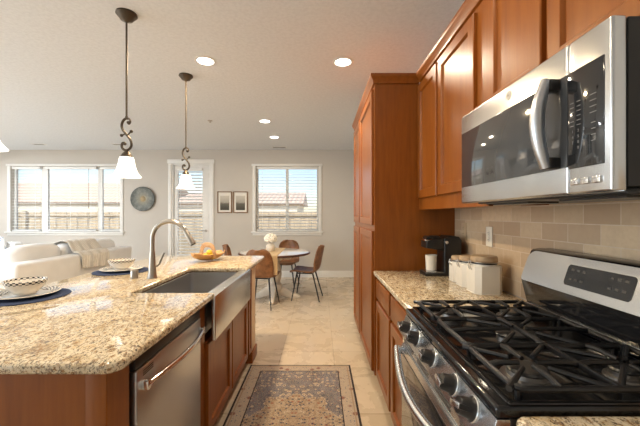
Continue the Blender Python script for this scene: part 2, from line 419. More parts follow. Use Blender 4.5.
def text_mesh(txt, size, loc, rot, mat, parent, name, depth=.0004):
    cu = bpy.data.curves.new(name, 'FONT'); cu.body = txt; cu.size = size; cu.align_x = 'CENTER'; cu.align_y = 'CENTER'; cu.extrude = depth
    t = bpy.data.objects.new(name, cu); COL.objects.link(t)
    dg = bpy.context.evaluated_depsgraph_get(); me = bpy.data.meshes.new_from_object(t.evaluated_get(dg))
    COL.objects.unlink(t); bpy.data.objects.remove(t)
    me.materials.clear(); me.materials.append(M[mat])
    mt = Matrix.Translation(Vector(loc) - ORIGIN) @ rot.to_4x4()
    me.transform(mt); o = bpy.data.objects.new(name, me); COL.objects.link(o); o.parent = parent; return o

# ------------------------------------------------------------------ room shell
CEIL = 2.74; FAR = 7.0; XL = -7.4; XR = 1.045; YB = -2.5
at(0, 0, 0)
struct(B().box(XL - .15, XR + .15, YB - .15, FAR + .15, -.12, 0).obj('floor', 'floor'), 'beige square ceramic tile floor', 'floor')
struct(B().box(XL - .15, XR + .15, YB - .15, FAR + .6, CEIL, CEIL + .15).obj('ceiling', 'ceiling'), 'white textured ceiling', 'ceiling')
def wall(name, axis, pos, th, a0, a1, openings, label):
    b = B(); xs = sorted({a0, a1} | {v for o in openings for v in o[:2]}); zs = sorted({0, CEIL} | {v for o in openings for v in o[2:]})
    for i in range(len(xs) - 1):
        for j in range(len(zs) - 1):
            cx, cz = (xs[i] + xs[i + 1]) / 2, (zs[j] + zs[j + 1]) / 2
            if any(o[0] < cx < o[1] and o[2] < cz < o[3] for o in openings): continue
            if axis == 'y': b.box(xs[i], xs[i + 1], pos, pos + th, zs[j], zs[j + 1])
            else: b.box(pos, pos + th, xs[i], xs[i + 1], zs[j], zs[j + 1])
    bmesh.ops.remove_doubles(b.bm, verts=b.bm.verts, dist=1e-5)
    return struct(b.obj(name, 'wall'), label, 'wall')
W1 = (-6.66, -4.30, .985, 2.39); DR = (-3.19, -2.36, 0, 2.45); W2 = (-1.385, -.03, .985, 2.39)
wall('wall_far', 'y', FAR, .15, XL - .15, XR + .15, [W1, DR, W2], 'beige far wall with windows and patio door')
wall('wall_right', 'x', XR, .15, YB, FAR, [], 'kitchen wall behind the range and cabinets')
wall('wall_left', 'x', XL - .15, .15, YB, FAR, [(-.95, 1.95, .05, 2.45)], 'left living room wall')
wall('wall_back', 'y', YB - .15, .15, XL - .15, XR + .15, [(-5.65, -3.35, .25, 2.55)], 'wall behind the camera')
struct(B().box(XR - .008, XR, .2, 2.5, .914, 1.40).obj('trim_1', 'tile'), 'tan travertine brick backsplash', 'backsplash')
# baseboards of the far wall
for k, (a, c) in enumerate(((XL, -3.27), (-2.28, XR))):
    struct(B().prism([(FAR - .016, 0), (FAR, 0), (FAR, .14), (FAR - .010, .14), (FAR - .016, .125)], 'x', a, c).obj('baseboard_far', 'white_trim'), 'white baseboard', 'baseboard')

# windows
def window(name, o, mull, label):
    x0, x1, z0, z1 = o; at((x0 + x1) / 2, FAR, z0); y = FAR
    c = .065
    b = B()
    for s_, xa in ((-1, x0), (1, x1)): b.box(xa, xa + s_ * c, y - .018, y, z0 - .03, z1 + .02, .004)
    b.box(x0 - c - .02, x1 + c + .02, y - .03, y, z1, z1 + .05, .006)
    r = struct(b.obj(name, 'white_trim'), label, 'window')
    B().box(x0 - c - .03, x1 + c + .03, y - .055, y + .02, z0 - .03, z0, .006).box(x0 - c, x1 + c, y - .02, y, z0 - .085, z0 - .03, .004).obj('window_sill', 'white_trim', r)
    f = B(); fy0, fy1 = y + .085, y + .13
    for a0, a1 in ((x0, x0 + .04), (x1 - .04, x1)): f.box(a0, a1, fy0, fy1, z0, z1)
    for a0, a1 in ((z0, z0 + .045), (z1 - .045, z1)): f.box(x0 + .04, x1 - .04, fy0, fy1, a0, a1)
    for m0, m1 in mull: f.box(m0, m1, fy0 - .01, fy1, z0, z1)
    f.obj('window_frame', 'white_trim', r)
    B().box(x0 + .02, x1 - .02, y + .105, y + .109, z0 + .02, z1 - .02).obj('window_pane', 'glass', r)
window('window_1', W1, [(-6.06, -5.925), (-4.835, -4.74)], 'wide three-part living room window')
window('window_2', W2, [(-.745, -.685)], 'two-part window behind the dining table')
def blind(x0, x1, z0, z1, y, tilt, label, pitch=.062, cord=None, group=None, width=.062):
    t = thing('window_blind', label, 'blind', ((x0 + x1) / 2, y, z0), group)
    B().box(x0, x1, y - .03, y + .03, z1 - .06, z1 - .002, .004).obj('head_rail', 'blind', t)
    b = B(); z = z0 + .045
    while z < z1 - .065:
        b.box(x0 + .004, x1 - .004, y - width / 2, y + width / 2, z - .002, z + .002, rot=(Vector((0, y, z)), 'X', R(tilt))); z += pitch
    b.obj('slats', 'blind', t)
    B().box(x0 + .002, x1 - .002, y - .026, y + .026, z0 + .004, z0 + .028, .004).obj('bottom_rail', 'blind', t)
    l = B()
    for fx in ((.15, .85) if x1 - x0 < .9 else (.1, .5, .9)):
        xx = x0 + (x1 - x0) * fx; l.box(xx - .003, xx + .003, y - width / 2 - .0015, y - width / 2 - .0005, z0 + .02, z1 - .05)
    l.obj('ladder_tape', 'blind', t)
    if cord is not None: B().tube([(cord, y - .045, z1 - .05), (cord, y - .045, z0 + .55)], .004, 6).tube([(cord, y - .045, z0 + .57), (cord, y - .045, z0 + .50)], [.003, .009], 8).obj('pull_cord', 'frame_wood', t)
    return t
blind(-6.65, -6.05, .987, 2.388, FAR + .04, 7, 'narrow white slatted blind at the left end of the wide window', cord=None)
blind(-5.935, -4.83, .987, 2.388, FAR + .04, 7, 'broad white slatted blind in the middle of the wide window', cord=-4.98)
blind(-4.745, -4.31, .987, 2.388, FAR + .04, 7, 'narrow white slatted blind at the right end of the wide window, beside the round plate')
blind(-1.375, -.04, .987, 2.388, FAR + .04, 13, 'white slatted blind in the window behind the dining table')

# patio door
at(-2.775, FAR, 0)
b = B(); x0, x1, z1 = DR[0], DR[1], DR[3]
for s_, xa in ((-1, x0), (1, x1)): b.box(xa, xa + s_ * .075, FAR - .02, FAR, 0, z1 + .02, .004)
b.box(x0 - .09, x1 + .09, FAR - .028, FAR, z1, z1 + .085, .005)
b.box(x0, x0 + .03, FAR, FAR + .15, 0, z1).box(x1 - .03, x1, FAR, FAR + .15, 0, z1).box(x0 + .03, x1 - .03, FAR, FAR + .15, z1 - .03, z1)
d = struct(b.obj('door_1', 'white_trim'), 'white framed patio door with built blind', 'door')
lf = B(); a0, a1 = x0 + .035, x1 - .035; y0, y1 = FAR + .03, FAR + .075
lf.box(a0, a0 + .085, y0, y1, .01, z1 - .035, .003).box(a1 - .15, a1, y0, y1, .01, z1 - .035, .003)
lf.box(a0 + .085, a1 - .15, y0, y1, z1 - .12, z1 - .035).box(a0 + .085, a1 - .15, y0, y1, .01, .26)
leaf = lf.obj('door_leaf', 'white_trim', d)
B().box(a0 + .07, a1 - .14, FAR + .05, FAR + .055, .25, z1 - .11).obj('door_pane', 'glass', leaf)
B().lathe([(0, 0), (.028, 0), (.028, .01), (.012, .012), (.012, .05), (0, .05)][::-1], (a1 - .055, FAR - .02, 1.0), 20, axis='y').tube([(a1 - .055, FAR - .02, 1.0), (a1 - .16, FAR - .025, 1.0)], .009, 8).obj('door_handle', 'nickel', leaf)
hg = B()
for zz in (.35, 1.25, 2.15): hg.box(x1 - .04, x1 - .028, FAR + .018, FAR + .034, zz, zz + .1)
hg.obj('door_hinge', 'nickel', d)
blind(a0 + .08, a1 - .145, .24, z1 - .10, FAR + .012, 30, 'tall white slatted blind on the patio door', width=.06, pitch=.066)

# ------------------------------------------------------------------ outdoors
at(-3, 8, -.4)
struct(B().box(-30, 20, FAR + .2, 40, -.6, -.42).obj('ground', 'gravel'), 'pale gravel yard', 'ground')
t = thing('wooden_fence', 'weathered tan board fence across the yard, seen through the windows', 'fence', (-3.5, 10.5, -.42))
b = B(); x = -12.5; i = 0
while x < 5.5:
    h = 1.80 + random.uniform(-.01, .01); o_ = .03 * (i % 2); b.box(x, x + .178, 10.5 + o_, 10.52 + o_, -.4, h - .42 + .06, .004); x += .172; i += 1
b.obj('board_panel', 'fence_wood', t)
B().box(-12.5, 5.5, 10.47, 10.50, 1.30, 1.36, .003).obj('top_rail', 'fence_wood', t)
for px in (-11.9, -9.5, -7.1, -4.7, -2.3, .1, 2.5): B().box(px - .05, px + .05, 10.42, 10.50, -.41, 1.47, .004).obj('post', 'fence_wood', t)
t = thing('neighbour_house', 'pale single-storey house with clay tile roof beyond the fence, behind the wide window', 'house', (-14, 18, -.42))
B().box(-19, -9.4, 17, 24, -.42, 1.95).obj('wall', 'stucco', t)
B().prism([(16.95, 1.98), (24.6, 1.98), (20.5, 3.36)], 'x', -19.6, -8.9).obj('roof', 'roof', t)
B().box(-19.6, -8.9, 16.90, 16.95, 1.90, 2.0).obj('fascia', 'fascia', t)
t = thing('neighbour_house', 'second pale house with low tile roof, seen through the dining window blind', 'house', (-4.5, 18, -.42))
B().box(-7.8, -1.2, 17.2, 24, -.42, 1.9).obj('wall', 'stucco', t)
B().prism([(17.12, 1.92), (24.6, 1.92), (20.6, 2.75)], 'x', -8.1, -.9).obj('roof', 'roof', t)
B().box(-8.1, -.9, 17.07, 17.12, 1.85, 1.94).obj('fascia', 'fascia', t)

# ------------------------------------------------------------------ cabinet builders
def door_mesh(b, face, u0, u1, z0, z1, out, th=.02, fr=.058, mi=0):
    """recessed-panel door; 'face' is the x of the cabinet front, 'out' = -1/+1 the direction it faces; u runs along y"""
    xf = face + out * th; xm = face + out * (th - .013); ib = .009
    def P(x, u, z): return b.bm.verts.new((x, u, z))
    e = .004
    loops = [(face, 0), (xf - out * e, 0), (xf, e), (xf, fr), (xf - out * .004, fr + .004), (xm, fr + ib), (xm, fr + ib + .001)]
    rings = [[P(x, u0 + k, z0 + k), P(x, u1 - k, z0 + k), P(x, u1 - k, z1 - k), P(x, u0 + k, z1 - k)] for x, k in loops]
    fs = []
    for A, C in zip(rings, rings[1:]):
        for i in range(4): fs.append(b.bm.faces.new((A[i], A[(i + 1) % 4], C[(i + 1) % 4], C[i])))
    fs.append(b.bm.faces.new(rings[-1])); fs.append(b.bm.faces.new(rings[0][::-1]))
    bmesh.ops.recalc_face_normals(b.bm, faces=fs)
    for f in fs: f.material_index = mi
    return b
def slab_mesh(b, face, u0, u1, z0, z1, out, th=.02):
    return b.box(face, face + out * th, u0, u1, z0, z1, .005, 2)

# ------------------------------------------------------------------ right run: pantry, uppers, base
UF = .762
PF = .42                                    # pantry / base carcass front
def crown_profile(front):                   # (x, z), cabinet faces -x
    return [(front, 2.345), (front - .012, 2.350), (front - .014, 2.368), (front - .030, 2.392), (front - .034, 2.400), (front - .034, 2.418), (front, 2.418)]
PY0, PYM, PY1 = 2.50, 3.30, 3.90
for k, (y0, y1, lab) in enumerate(((PY0, PYM, 'tall cherry wood pantry cabinet beside the right countertop'),
                                   (PYM, PY1, 'tall cherry wood pantry cabinet farther back, next to the dining area'))):
    t = thing('pantry_cabinet', lab, 'cabinet', ((PF + XR) / 2, (y0 + y1) / 2, 0), 'tall pantry cabinets')
    B().box(PF, XR - .002, y0, y1 - .001, .105, 2.345).obj('body', 'wood', t)
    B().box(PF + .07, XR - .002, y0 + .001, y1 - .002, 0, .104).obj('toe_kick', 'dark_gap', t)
    for z0, z1, nm in ((.125, 1.215, 'lower_door'), (1.26, 2.32, 'upper_door')):
        dm = B(); door_mesh(dm, PF, y0 + .035, y1 - .03, z0, z1, -1); dm.obj(nm, 'wood', t)
    c = B()
    if k == 1: c.prism(crown_profile(PF), 'y', y0, y1)
    else:                                   # mitred round the corner towards the wall cabinets
        prf = [(PF - x, z) for x, z in crown_profile(PF)]
        prf[0] = (-.01, prf[0][1]); prf[-1] = (-.01, prf[-1][1])
        st = [[c.bm.verts.new(p) for p in ring] for ring in ([(PF - d, y1 - .001, z) for d, z in prf], [(PF - d, y0 - d, z) for d, z in prf], [(UF - .001, y0 - d, z) for d, z in prf])]
        n = len(prf); fs = [c.bm.faces.new(st[0]), c.bm.faces.new(st[-1][::-1])]
        for A, C in zip(st, st[1:]):
            for q in range(n): fs.append(c.bm.faces.new((A[q], C[q], C[(q + 1) % n], A[(q + 1) % n])))
        bmesh.ops.recalc_face_normals(c.bm, faces=fs)
    c.obj('crown_moulding', 'wood_h', t)
UF = .762                                   # upper carcass front
DY = .03
t = thing('upper_cabinet', 'cherry wall cabinet with two tall doors, between the pantry and the microwave', 'cabinet', ((UF + XR) / 2, 2.0, 1.38), 'upper wall cabinets')
B().box(UF, XR - .01, 1.468, PY0 - .002, 1.42, 2.345).box(UF, UF + .02, 1.468, PY0 - .002, 1.38, 1.42).box(UF, XR - .01, 1.468, 1.486, 1.385, 1.42).obj('body', 'wood', t)
for y0, y1 in ((2.085, 2.475), (1.575, 2.055)):
    dm = B(); door_mesh(dm, UF, y0, y1, 1.465, 2.32, -1); dm.obj('door', 'wood', t)
B().prism(crown_profile(UF), 'y', 1.467, PY0 - .0345).obj('crown_moulding', 'wood_h', t)
t = thing('upper_cabinet', 'short cherry wall cabinet directly above the microwave', 'cabinet', ((UF + XR) / 2, 1.08, 1.79), 'upper wall cabinets')
B().box(UF, XR - .01, .68, 1.466, 1.785, 2.345).obj('body', 'wood', t)
for y0, y1 in ((1.095, 1.45), (.70, 1.065)):
    dm = B(); door_mesh(dm, UF, y0, y1, 1.80, 2.32, -1); dm.obj('door', 'wood', t)
B().prism(crown_profile(UF), 'y', .68, 1.466).obj('crown_moulding', 'wood_h', t)
# base cabinets
BF = .445
for y0, y1, lab in ((1.985, PY0 - .004, 'cherry base cabinet with one drawer, against the pantry'), (1.470, 1.983, 'cherry base cabinet with one drawer, next to the range'),
                    (.15, .700, 'cherry base cabinet in front of the range, under the small granite corner')):
    t = thing('base_cabinet', lab, 'cabinet', ((BF + XR) / 2, (y0 + y1) / 2, 0), 'right side base cabinets')
    B().box(BF, XR - .01, y0, y1, .105, .876).obj('body', 'wood', t)
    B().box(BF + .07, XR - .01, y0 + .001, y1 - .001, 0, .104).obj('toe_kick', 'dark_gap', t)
    slab_mesh(B(), BF, y0 + .022, y1 - .022, .715, .855, -1).obj('drawer', 'wood_h', t)
    dm = B(); door_mesh(dm, BF, y0 + .022, y1 - .022, .125, .690, -1); dm.obj('door', 'wood', t)
def counter(name, pts, label, rad=.014):
    at(sum(p[0] for p in pts) / len(pts), sum(p[1] for p in pts) / len(pts), .878)
    b = B(); b.prism(pts, 'z', .878, .914, rad, 3); return tag(b.obj(name, 'granite', angle=30), label, 'countertop')
def arc(cx, cy, r, a0, a1, n=7): return [(cx + r * math.cos(R(a0 + (a1 - a0) * i / n)), cy + r * math.sin(R(a0 + (a1 - a0) * i / n))) for i in range(n + 1)]
counter('granite_countertop', [(.41, 1.470), (XR - .009, 1.470), (XR - .009, PY0 - .004), (.41, PY0 - .004)], 'speckled granite countertop between the range and the pantry')
counter('granite_countertop', [(XR - .009, .15), (XR - .009, .697)] + arc(.435, .672, .025, 90, 180) + [(.41, .15)], 'small granite countertop corner at the lower right, in front of the range')

# outlets on the backsplash
def outlet(y, z, mat_, lab):
    x = XR - .008
    t = thing('power_outlet', lab, 'outlet', (x, y, z), 'backsplash outlets')
    B().box(x - .006, x, y - .036, y + .036, z - .060, z + .060, .002).obj('cover_plate', mat_, t)
    for dz in (-.021, .021):
        r = B(); r.lathe([(0, -.009), (.014, -.009), (.016, -.006)], (x, y, z + dz), 20, axis='x'); r = r.obj('socket', mat_, t)
        s_ = B()
        for dy in (-.006, .006): s_.box(x - .0095, x - .0088, y + dy - .001, y + dy + .001, z + dz - .002, z + dz + .007)
        s_.lathe([(0, -.0095), (.002, -.0095), (.002, -.0088)], (x, y, z + dz - .008), 10, axis='x'); s_.obj('slots', 'dark_gap', r)
outlet(1.985, 1.208, 'plate_metal', 'cream double outlet on the tile backsplash above the canisters')
outlet(2.335, 1.225, 'tan_plastic', 'tan outlet plate on the backsplash behind the coffee maker')

# ------------------------------------------------------------------ microwave
MX = .636; my0, my1 = .707, 1.464; mz0, mz1 = 1.392, 1.778
t = thing('microwave', 'stainless over-the-range microwave with dark glass door', 'microwave', (.84, 1.085, mz0))
B().box(MX + .035, XR - .01, my0, my1, mz0 + .012, mz1 - .004, .003).obj('body', 'black_plastic', t)
B().box(MX + .06, XR - .03, my0 + .03, my1 - .03, mz0 - .004, mz0 + .011, .003).box(MX + .10, XR - .2, .78, 1.0, mz0 - .010, mz0 - .003).box(MX + .10, XR - .2, 1.15, 1.38, mz0 - .010, mz0 - .003).obj('vent_grille', 'black_plastic', t)
SPL = .833
B().box(MX, MX + .034, SPL + .001, my1, mz0, mz1, .006, 3).obj('door', 'steel', t)
dr = t.children[-1]
B().box(MX - .0015, MX + .01, SPL + .001, my1 - .008, 1.462, 1.700, .001).obj('door_window', 'door_glass', dr)
B().box(MX, MX + .034, my0, SPL - .001, mz0, mz1, .006, 3).obj('control_panel', 'steel', t)
cp = t.children[-1]
B().box(MX - .0018, MX + .01, .726, SPL - .002, 1.456, 1.700, .001).obj('keypad', 'black_glass', cp)
kp = cp.children[-1]
# handle: bowed flat bar with dark mounts
pts = [(MX - .030 - .024 * math.sin(PI * i / 14), .872, 1.466 + .234 * i / 14) for i in range(15)]
B().tube(pts, [.013 + .005 * math.sin(PI * i / 14) for i in range(15)], 12).obj('handle', 'steel_v', dr)
hd = dr.children[-1]
for z in (1.463, 1.670): B().box(MX - .030, MX + .002, .857, .887, z, z + .03, .004).obj('handle_mount', 'black_plastic', hd)
# legends on the keypad
xx = MX - .0022
for y0, w_, zs in ((.818, .006, [1.620 - i * .0115 for i in range(6)]), (.797, .006, [1.620 - i * .0115 for i in range(6)]), (.755, .009, [1.622 - i * .014 for i in range(4)]), (.754, .006, [1.556 - i * .014 for i in range(4)])):
    for z in zs: B().box(xx, xx + .0004, y0 - w_, y0 + w_, z - .0008, z + .0008).obj('key_legend', 'legend', kp)
ROTX = Matrix(((0, 0, -1), (-1, 0, 0), (0, 1, 0)))      # text plane facing -x, reading along -y
for i, ch in enumerate('1234567890'):
    r_, c_ = divmod(i, 3)
    if ch == '0': c_ = 1
    text_mesh(ch, .010, (xx, .815 - c_ * .017, 1.548 - r_ * .014), ROTX, 'legend', kp, 'key_digit')
bt = B()
for y, in ((.808,), (.776,), (.744,)):
    B().box(MX - .006, MX + .002, y - .0115, y + .0115, 1.414, 1.430, .002).obj('button', 'chrome', cp)
# round emblem
B().lathe([(0, -.002), (.0135, -.002), (.015, -.0008), (.015, .001)], (MX, 1.094, 1.742), 28, axis='x').obj('emblem', 'white_enamel', dr)
em = dr.children[-1]
e = B(); ringp = [(MX - .0024, 1.094 + .0125 * math.cos(a * PI / 14), 1.742 + .0125 * math.sin(a * PI / 14)) for a in range(28)]
e.tube(ringp, .0004, 6, True).obj('emblem_ring', 'black_plastic', em)
text_mesh('GE', .011, (MX - .0024, 1.094, 1.742), ROTX, 'black_plastic', em, 'emblem_letters')

# ------------------------------------------------------------------ gas range
RX0, RX1, ry0, ry1 = .384, .925, .707, 1.464
t = thing('gas_range', 'stainless gas range with black cooktop and five burners', 'range', (.7, 1.085, 0))
B().box(.415, XR - .03, ry0, ry1, .06, .895, .003).obj('body', 'black_plastic', t)
B().box(.45, XR - .06, ry0 + .02, ry1 - .02, .0, .06).obj('base', 'black_plastic', t)
c = B(); c.box(RX0, .93, ry0, ry1, .893, .922, .010, 3)
# raised rim round the recessed well
c.box(RX0 + .028, RX0 + .045, ry0 + .012, ry1 - .012, .921, .929, .004).box(RX0 + .03, .925, ry0 + .004, ry0 + .018, .921, .929, .004).box(RX0 + .03, .925, ry1 - .018, ry1 - .004, .921, .929, .004)
c.obj('cooktop', 'enamel', t)
# control panel: slanted steel strip with knobs
B().prism([(.360, .815), (.386, .893), (.430, .893), (.430, .815)], 'y', ry0 + .002, ry1 - .002, .003).obj('control_panel', 'steel', t)
cp = t.children[-1]
nrm = Vector((-.949, 0, .316)); kx, kz = .3755, .862
for i, y in enumerate((.800, .915, 1.085, 1.255, 1.370)):
    k = B(); k.lathe([(0, 0), (.029, 0), (.030, .004), (.026, .008), (.024, .012), (.022, .034), (.019, .038), (0, .038)], (0, 0, 0), 28)
    k.box(-.0065, .0065, -.0235, .0235, .012, .047, .003)
    q = Vector((0, 0, 1)).rotation_difference(nrm).to_matrix().to_4x4()
    k.obj('knob', 'black_plastic', cp, xf=Matrix.Translation((kx, y, kz)) @ q @ Matrix.Rotation(R((15, -10, 0, 12, -8)[i]), 4, 'Z'))
    kb = cp.children[-1]
    s_ = B(); s_.box(-.0068, .0068, -.022, .022, .042, .0484, .001)
    s_.lathe([(.0295, .002), (.0315, .0), (.0315, .003), (.0295, .005)], (0, 0, 0), 28)
    s_.obj('knob_face', 'steel', kb, xf=Matrix.Translation((kx, y, kz)) @ q @ Matrix.Rotation(R((15, -10, 0, 12, -8)[i]), 4, 'Z'))
# vent slots under the panel
v = B(); v.box(.372, .40, ry0 + .004, ry1 - .004, .770, .813)
v.obj('vent_trim', 'steel', t); vt = t.children[-1]
for y in (.74, .93, 1.12, 1.31):
    sl = B()
    for z in (.779, .791, .803): sl.box(.3705, .373, y, y + .125, z - .0035, z + .0035)
    sl.obj('vent_slots', 'black_plastic', vt)
B().box(.366, .412, ry0 + .003, ry1 - .003, .235, .768, .006).obj('oven_door', 'steel', t); od = t.children[-1]
B().box(.3635, .372, ry0 + .022, ry1 - .022, .26, .728, .002).obj('oven_window', 'black_glass', od)
hp = [(.338 - .044 * math.sin(PI * i / 20), 1.425 - .68 * i / 20, .793 - .028 * math.sin(PI * i / 20)) for i in range(21)]
hp = [(x, y, z - .035) for x, y, z in hp]
B().tube(hp, .014, 14).obj('oven_handle', 'steel', od); oh = od.children[-1]
for y in (.735, 1.405): B().box(.330, .368, y, y + .03, .738, .768, .004).obj('handle_mount', 'steel', oh)
B().box(.368, .412, ry0 + .003, ry1 - .003, .07, .228, .006).obj('drawer', 'steel', t)
# backguard
bgp = [(.930, .922), (.930, .950), (.905, 1.052), (.948, 1.180), (.958, 1.188), (.985, 1.192), (1.03, 1.192), (1.03, .922)]
B().prism(bgp, 'y', ry0, ry1, .004).obj('backguard', 'enamel', t); bk = t.children[-1]
def onpanel(u): return (.905 + (.948 - .905) * u, 1.052 + (1.180 - 1.052) * u)
# steel face as a thin slab with rounded end corners
fb = B(); nx, nz = -.947, .321; F = []
hw = (ry1 - ry0) / 2 - .004; cy = (ry0 + ry1) / 2
def facept(y, u, off): x, z = onpanel(u); return (x + nx * off, y, z + nz * off)
outl = []
def rr(cu, cv, a0, a1, ru, rv):
    for i in range(7):
        a = R(a0 + (a1 - a0) * i / 6); outl.append((cu + ru * math.cos(a), cv + rv * math.sin(a)))
rr(cy + hw - .045, .70, 0, 90, .045, .30); rr(cy - hw + .045, .70, 90, 180, .045, .30); rr(cy - hw + .015, .12, 180, 270, .015, .12); rr(cy + hw - .015, .12, 270, 360, .015, .12)
# gentle arch on the top edge
outl = [(y, u + (.06 * (1 - ((y - cy) / hw) ** 2) if u > .9 else 0)) for y, u in outl]
A = [fb.bm.verts.new(facept(y, u, .0005)) for y, u in outl]; C = [fb.bm.verts.new(facept(y, u, .005)) for y, u in outl]
n = len(A); fs = [fb.bm.faces.new(A), fb.bm.faces.new(C[::-1])] + [fb.bm.faces.new((A[i], C[i], C[(i + 1) % n], A[(i + 1) % n])) for i in range(n)]
bmesh.ops.recalc_face_normals(fb.bm, faces=fs)
fb.obj('steel_face', 'steel', bk)
db = B(); outl = []
for cu, cv, a0 in ((1.205, .68, 0), (.965, .68, 90), (.965, .34, 180), (1.205, .34, 270)):
    rr(cu, cv, a0, a0 + 90, .012, .12)
A = [db.bm.verts.new(facept(y, u, .0045)) for y, u in outl]; C = [db.bm.verts.new(facept(y, u, .0065)) for y, u in outl]
n = len(A); fs = [db.bm.faces.new(A), db.bm.faces.new(C[::-1])] + [db.bm.faces.new((A[i], C[i], C[(i + 1) % n], A[(i + 1) % n])) for i in range(n)]
bmesh.ops.recalc_face_normals(db.bm, faces=fs)
db.obj('display', 'black_glass', bk)
for y, u in ((1.19, .66), (1.165, .66), (1.19, .40), (1.165, .40), (1.14, .40), (1.03, .66), (1.005, .66), (1.005, .42), (.98, .42), (1.03, .42), (.98, .66), (1.14, .66)):
    sy = B(); A = [sy.bm.verts.new(facept(y + a * .007, u + c_ * .03, .0069)) for a, c_ in ((-1, -1), (1, -1), (1, 1), (-1, 1))]; sy.bm.faces.new(A); sy.obj('touch_key', 'key_grey', bk)
B().box(.922, .932, ry0 + .004, ry1 - .004, .940, .953, .003).obj('steel_strip', 'steel', bk)
# burners
def burner(x, y, r, oval=False):
    b = B(); sy_ = 1.9 if not oval else 1; 
    if oval: b.lathe([(0, .921), (r * .9, .921), (r * .9, .936), (r * .6, .940), (0, .940)], (x, y, 0), 36, sx=1.7)
    else: b.lathe([(0, .921), (r * 1.25, .921), (r * 1.2, .927), (r * .95, .929), (r * .92, .940), (0, .940)], (x, y, 0), 36)
    o = b.obj('burner', 'aluminium', t)
    c = B(); c.lathe([(0, .9395), (r * .92, .9395), (r * .95, .944), (r * .85, .949), (0, .951)], (x, y, 0), 36, sx=1.7 if oval else 1); c.obj('burner_cap', 'burner_cap', o)
burner(.535, .838, .052); burner(.785, .838, .036); burner(.535, 1.332, .040); burner(.785, 1.332, .046); burner(.66, 1.085, .044, True)
# cast iron grates
def grate(y0, y1, burners):
    b = B(); x0, x1, z, r = .435, .895, .957, .008
    def rpath():
        p = []
        q = .025
        for cx, cy_, a in ((x1 - q, y1 - q, 0), (x0 + q, y1 - q, 90), (x0 + q, y0 + q, 180), (x1 - q, y0 + q, 270)):
            for i in range(5): p.append((cx + q * math.cos(R(a + 22.5 * i)), cy_ + q * math.sin(R(a + 22.5 * i)), z - .004))
        return p
    b.tube(rpath(), r, 8, True)
    ym = (y0 + y1) / 2; xm = (x0 + x1) / 2
    b.box(xm - .005, xm + .005, y0, y1, z - .010, z + .006, .002)
    for bx, by, rad in burners:
        for ang in (0, 90, 180, 270):
            dx, dy = math.cos(R(ang)), math.sin(R(ang))
            if dx > .5: end = (x1 if bx > xm or len(burners) == 1 else xm)
            elif dx < -.5: end = (x0 if bx < xm or len(burners) == 1 else xm)
            if abs(dx) > .5: p1 = Vector((end, by, z - .004))
            else: p1 = Vector((bx, y1 if dy > 0 else y0, z - .004))
            p0 = Vector((bx + dx * rad * .45, by + dy * rad * .45, z + .003))
            pm = p0.lerp(p1, .7); pm.z = z + .003
            b.tube([p0, pm, p1], [.006, .008, .009], 8)
        for ang in (45, 135, 225, 315):
            dx, dy = math.cos(R(ang)), math.sin(R(ang))
            hx, hy = .115, (y1 - y0) / 2
            k = min(hx / abs(dx), hy / abs(dy)); p1 = Vector((bx + dx * k, by + dy * k, z - .003)); p0 = Vector((bx + dx * rad * .85, by + dy * rad * .85, z + .003))
            b.tube([p0, p1], [.006, .0078], 8)
    for fx, fy in ((x0 + .012, y0 + .012), (x1 - .012, y0 + .012), (x0 + .012, y1 - .012), (x1 - .012, y1 - .012)):
        b.tube([(fx, fy, z), (fx, fy, .9215)], [.008, .007], 8)
    b.obj('grate', 'iron', t)
grate(.722, .958, [(.535, .838, .052), (.785, .838, .040)])
grate(.963, 1.207, [(.66, 1.085, .06)])
grate(1.212, 1.448, [(.535, 1.332, .045), (.785, 1.332, .048)])

# ------------------------------------------------------------------ coffee maker and canisters
CT = .9142
t = thing('coffee_maker', 'black pod coffee maker with silver lid, in the corner by the pantry', 'coffee maker', (.855, 2.33, CT))
B().prism([(.735, CT), (.98, CT), (.985, CT + .25), (.965, CT + .275), (.90, CT + .28), (.865, CT + .262), (.865, CT + .025), (.735, CT + .022)], 'y', 2.255, 2.405, .006, 3).obj('body', 'black_plastic', t)
B().prism([(.742, CT + .195), (.866, CT + .175), (.866, CT + .262), (.80, CT + .262), (.742, CT + .245)], 'y', 2.262, 2.398, .01, 3).obj('brew_head', 'black_plastic', t)
B().box(.732, .83, 2.268, 2.392, CT + .243, CT + .257, .005, 3).obj('lid_band', 'chrome', t)
B().prism([(.745, CT + .258), (.845, CT + .262), (.84, CT + .278), (.765, CT + .276)], 'y', 2.285, 2.375, .004).obj('lid', 'black_plastic', t)
B().lathe([(0, -.004), (.010, -.004), (.012, 0), (.012, .004)], (.880, 2.2545, CT + .235), 20, axis='y').obj('power_button', 'steel', t)
B().box(.742, .86, 2.268, 2.392, CT + .0225, CT + .030, .002).obj('drip_tray', 'steel', t)
at(.795, 2.33, CT + .0302)
tag(B().lathe([(0, 0), (.030, 0), (.036, .004), (.041, .105), (.042, .11), (.039, .11), (.034, .008), (0, .007)], (.797, 2.33, CT + .0302), 32).obj('travel_cup', 'white_enamel'), 'white cup standing on the coffee maker drip tray', 'cup')
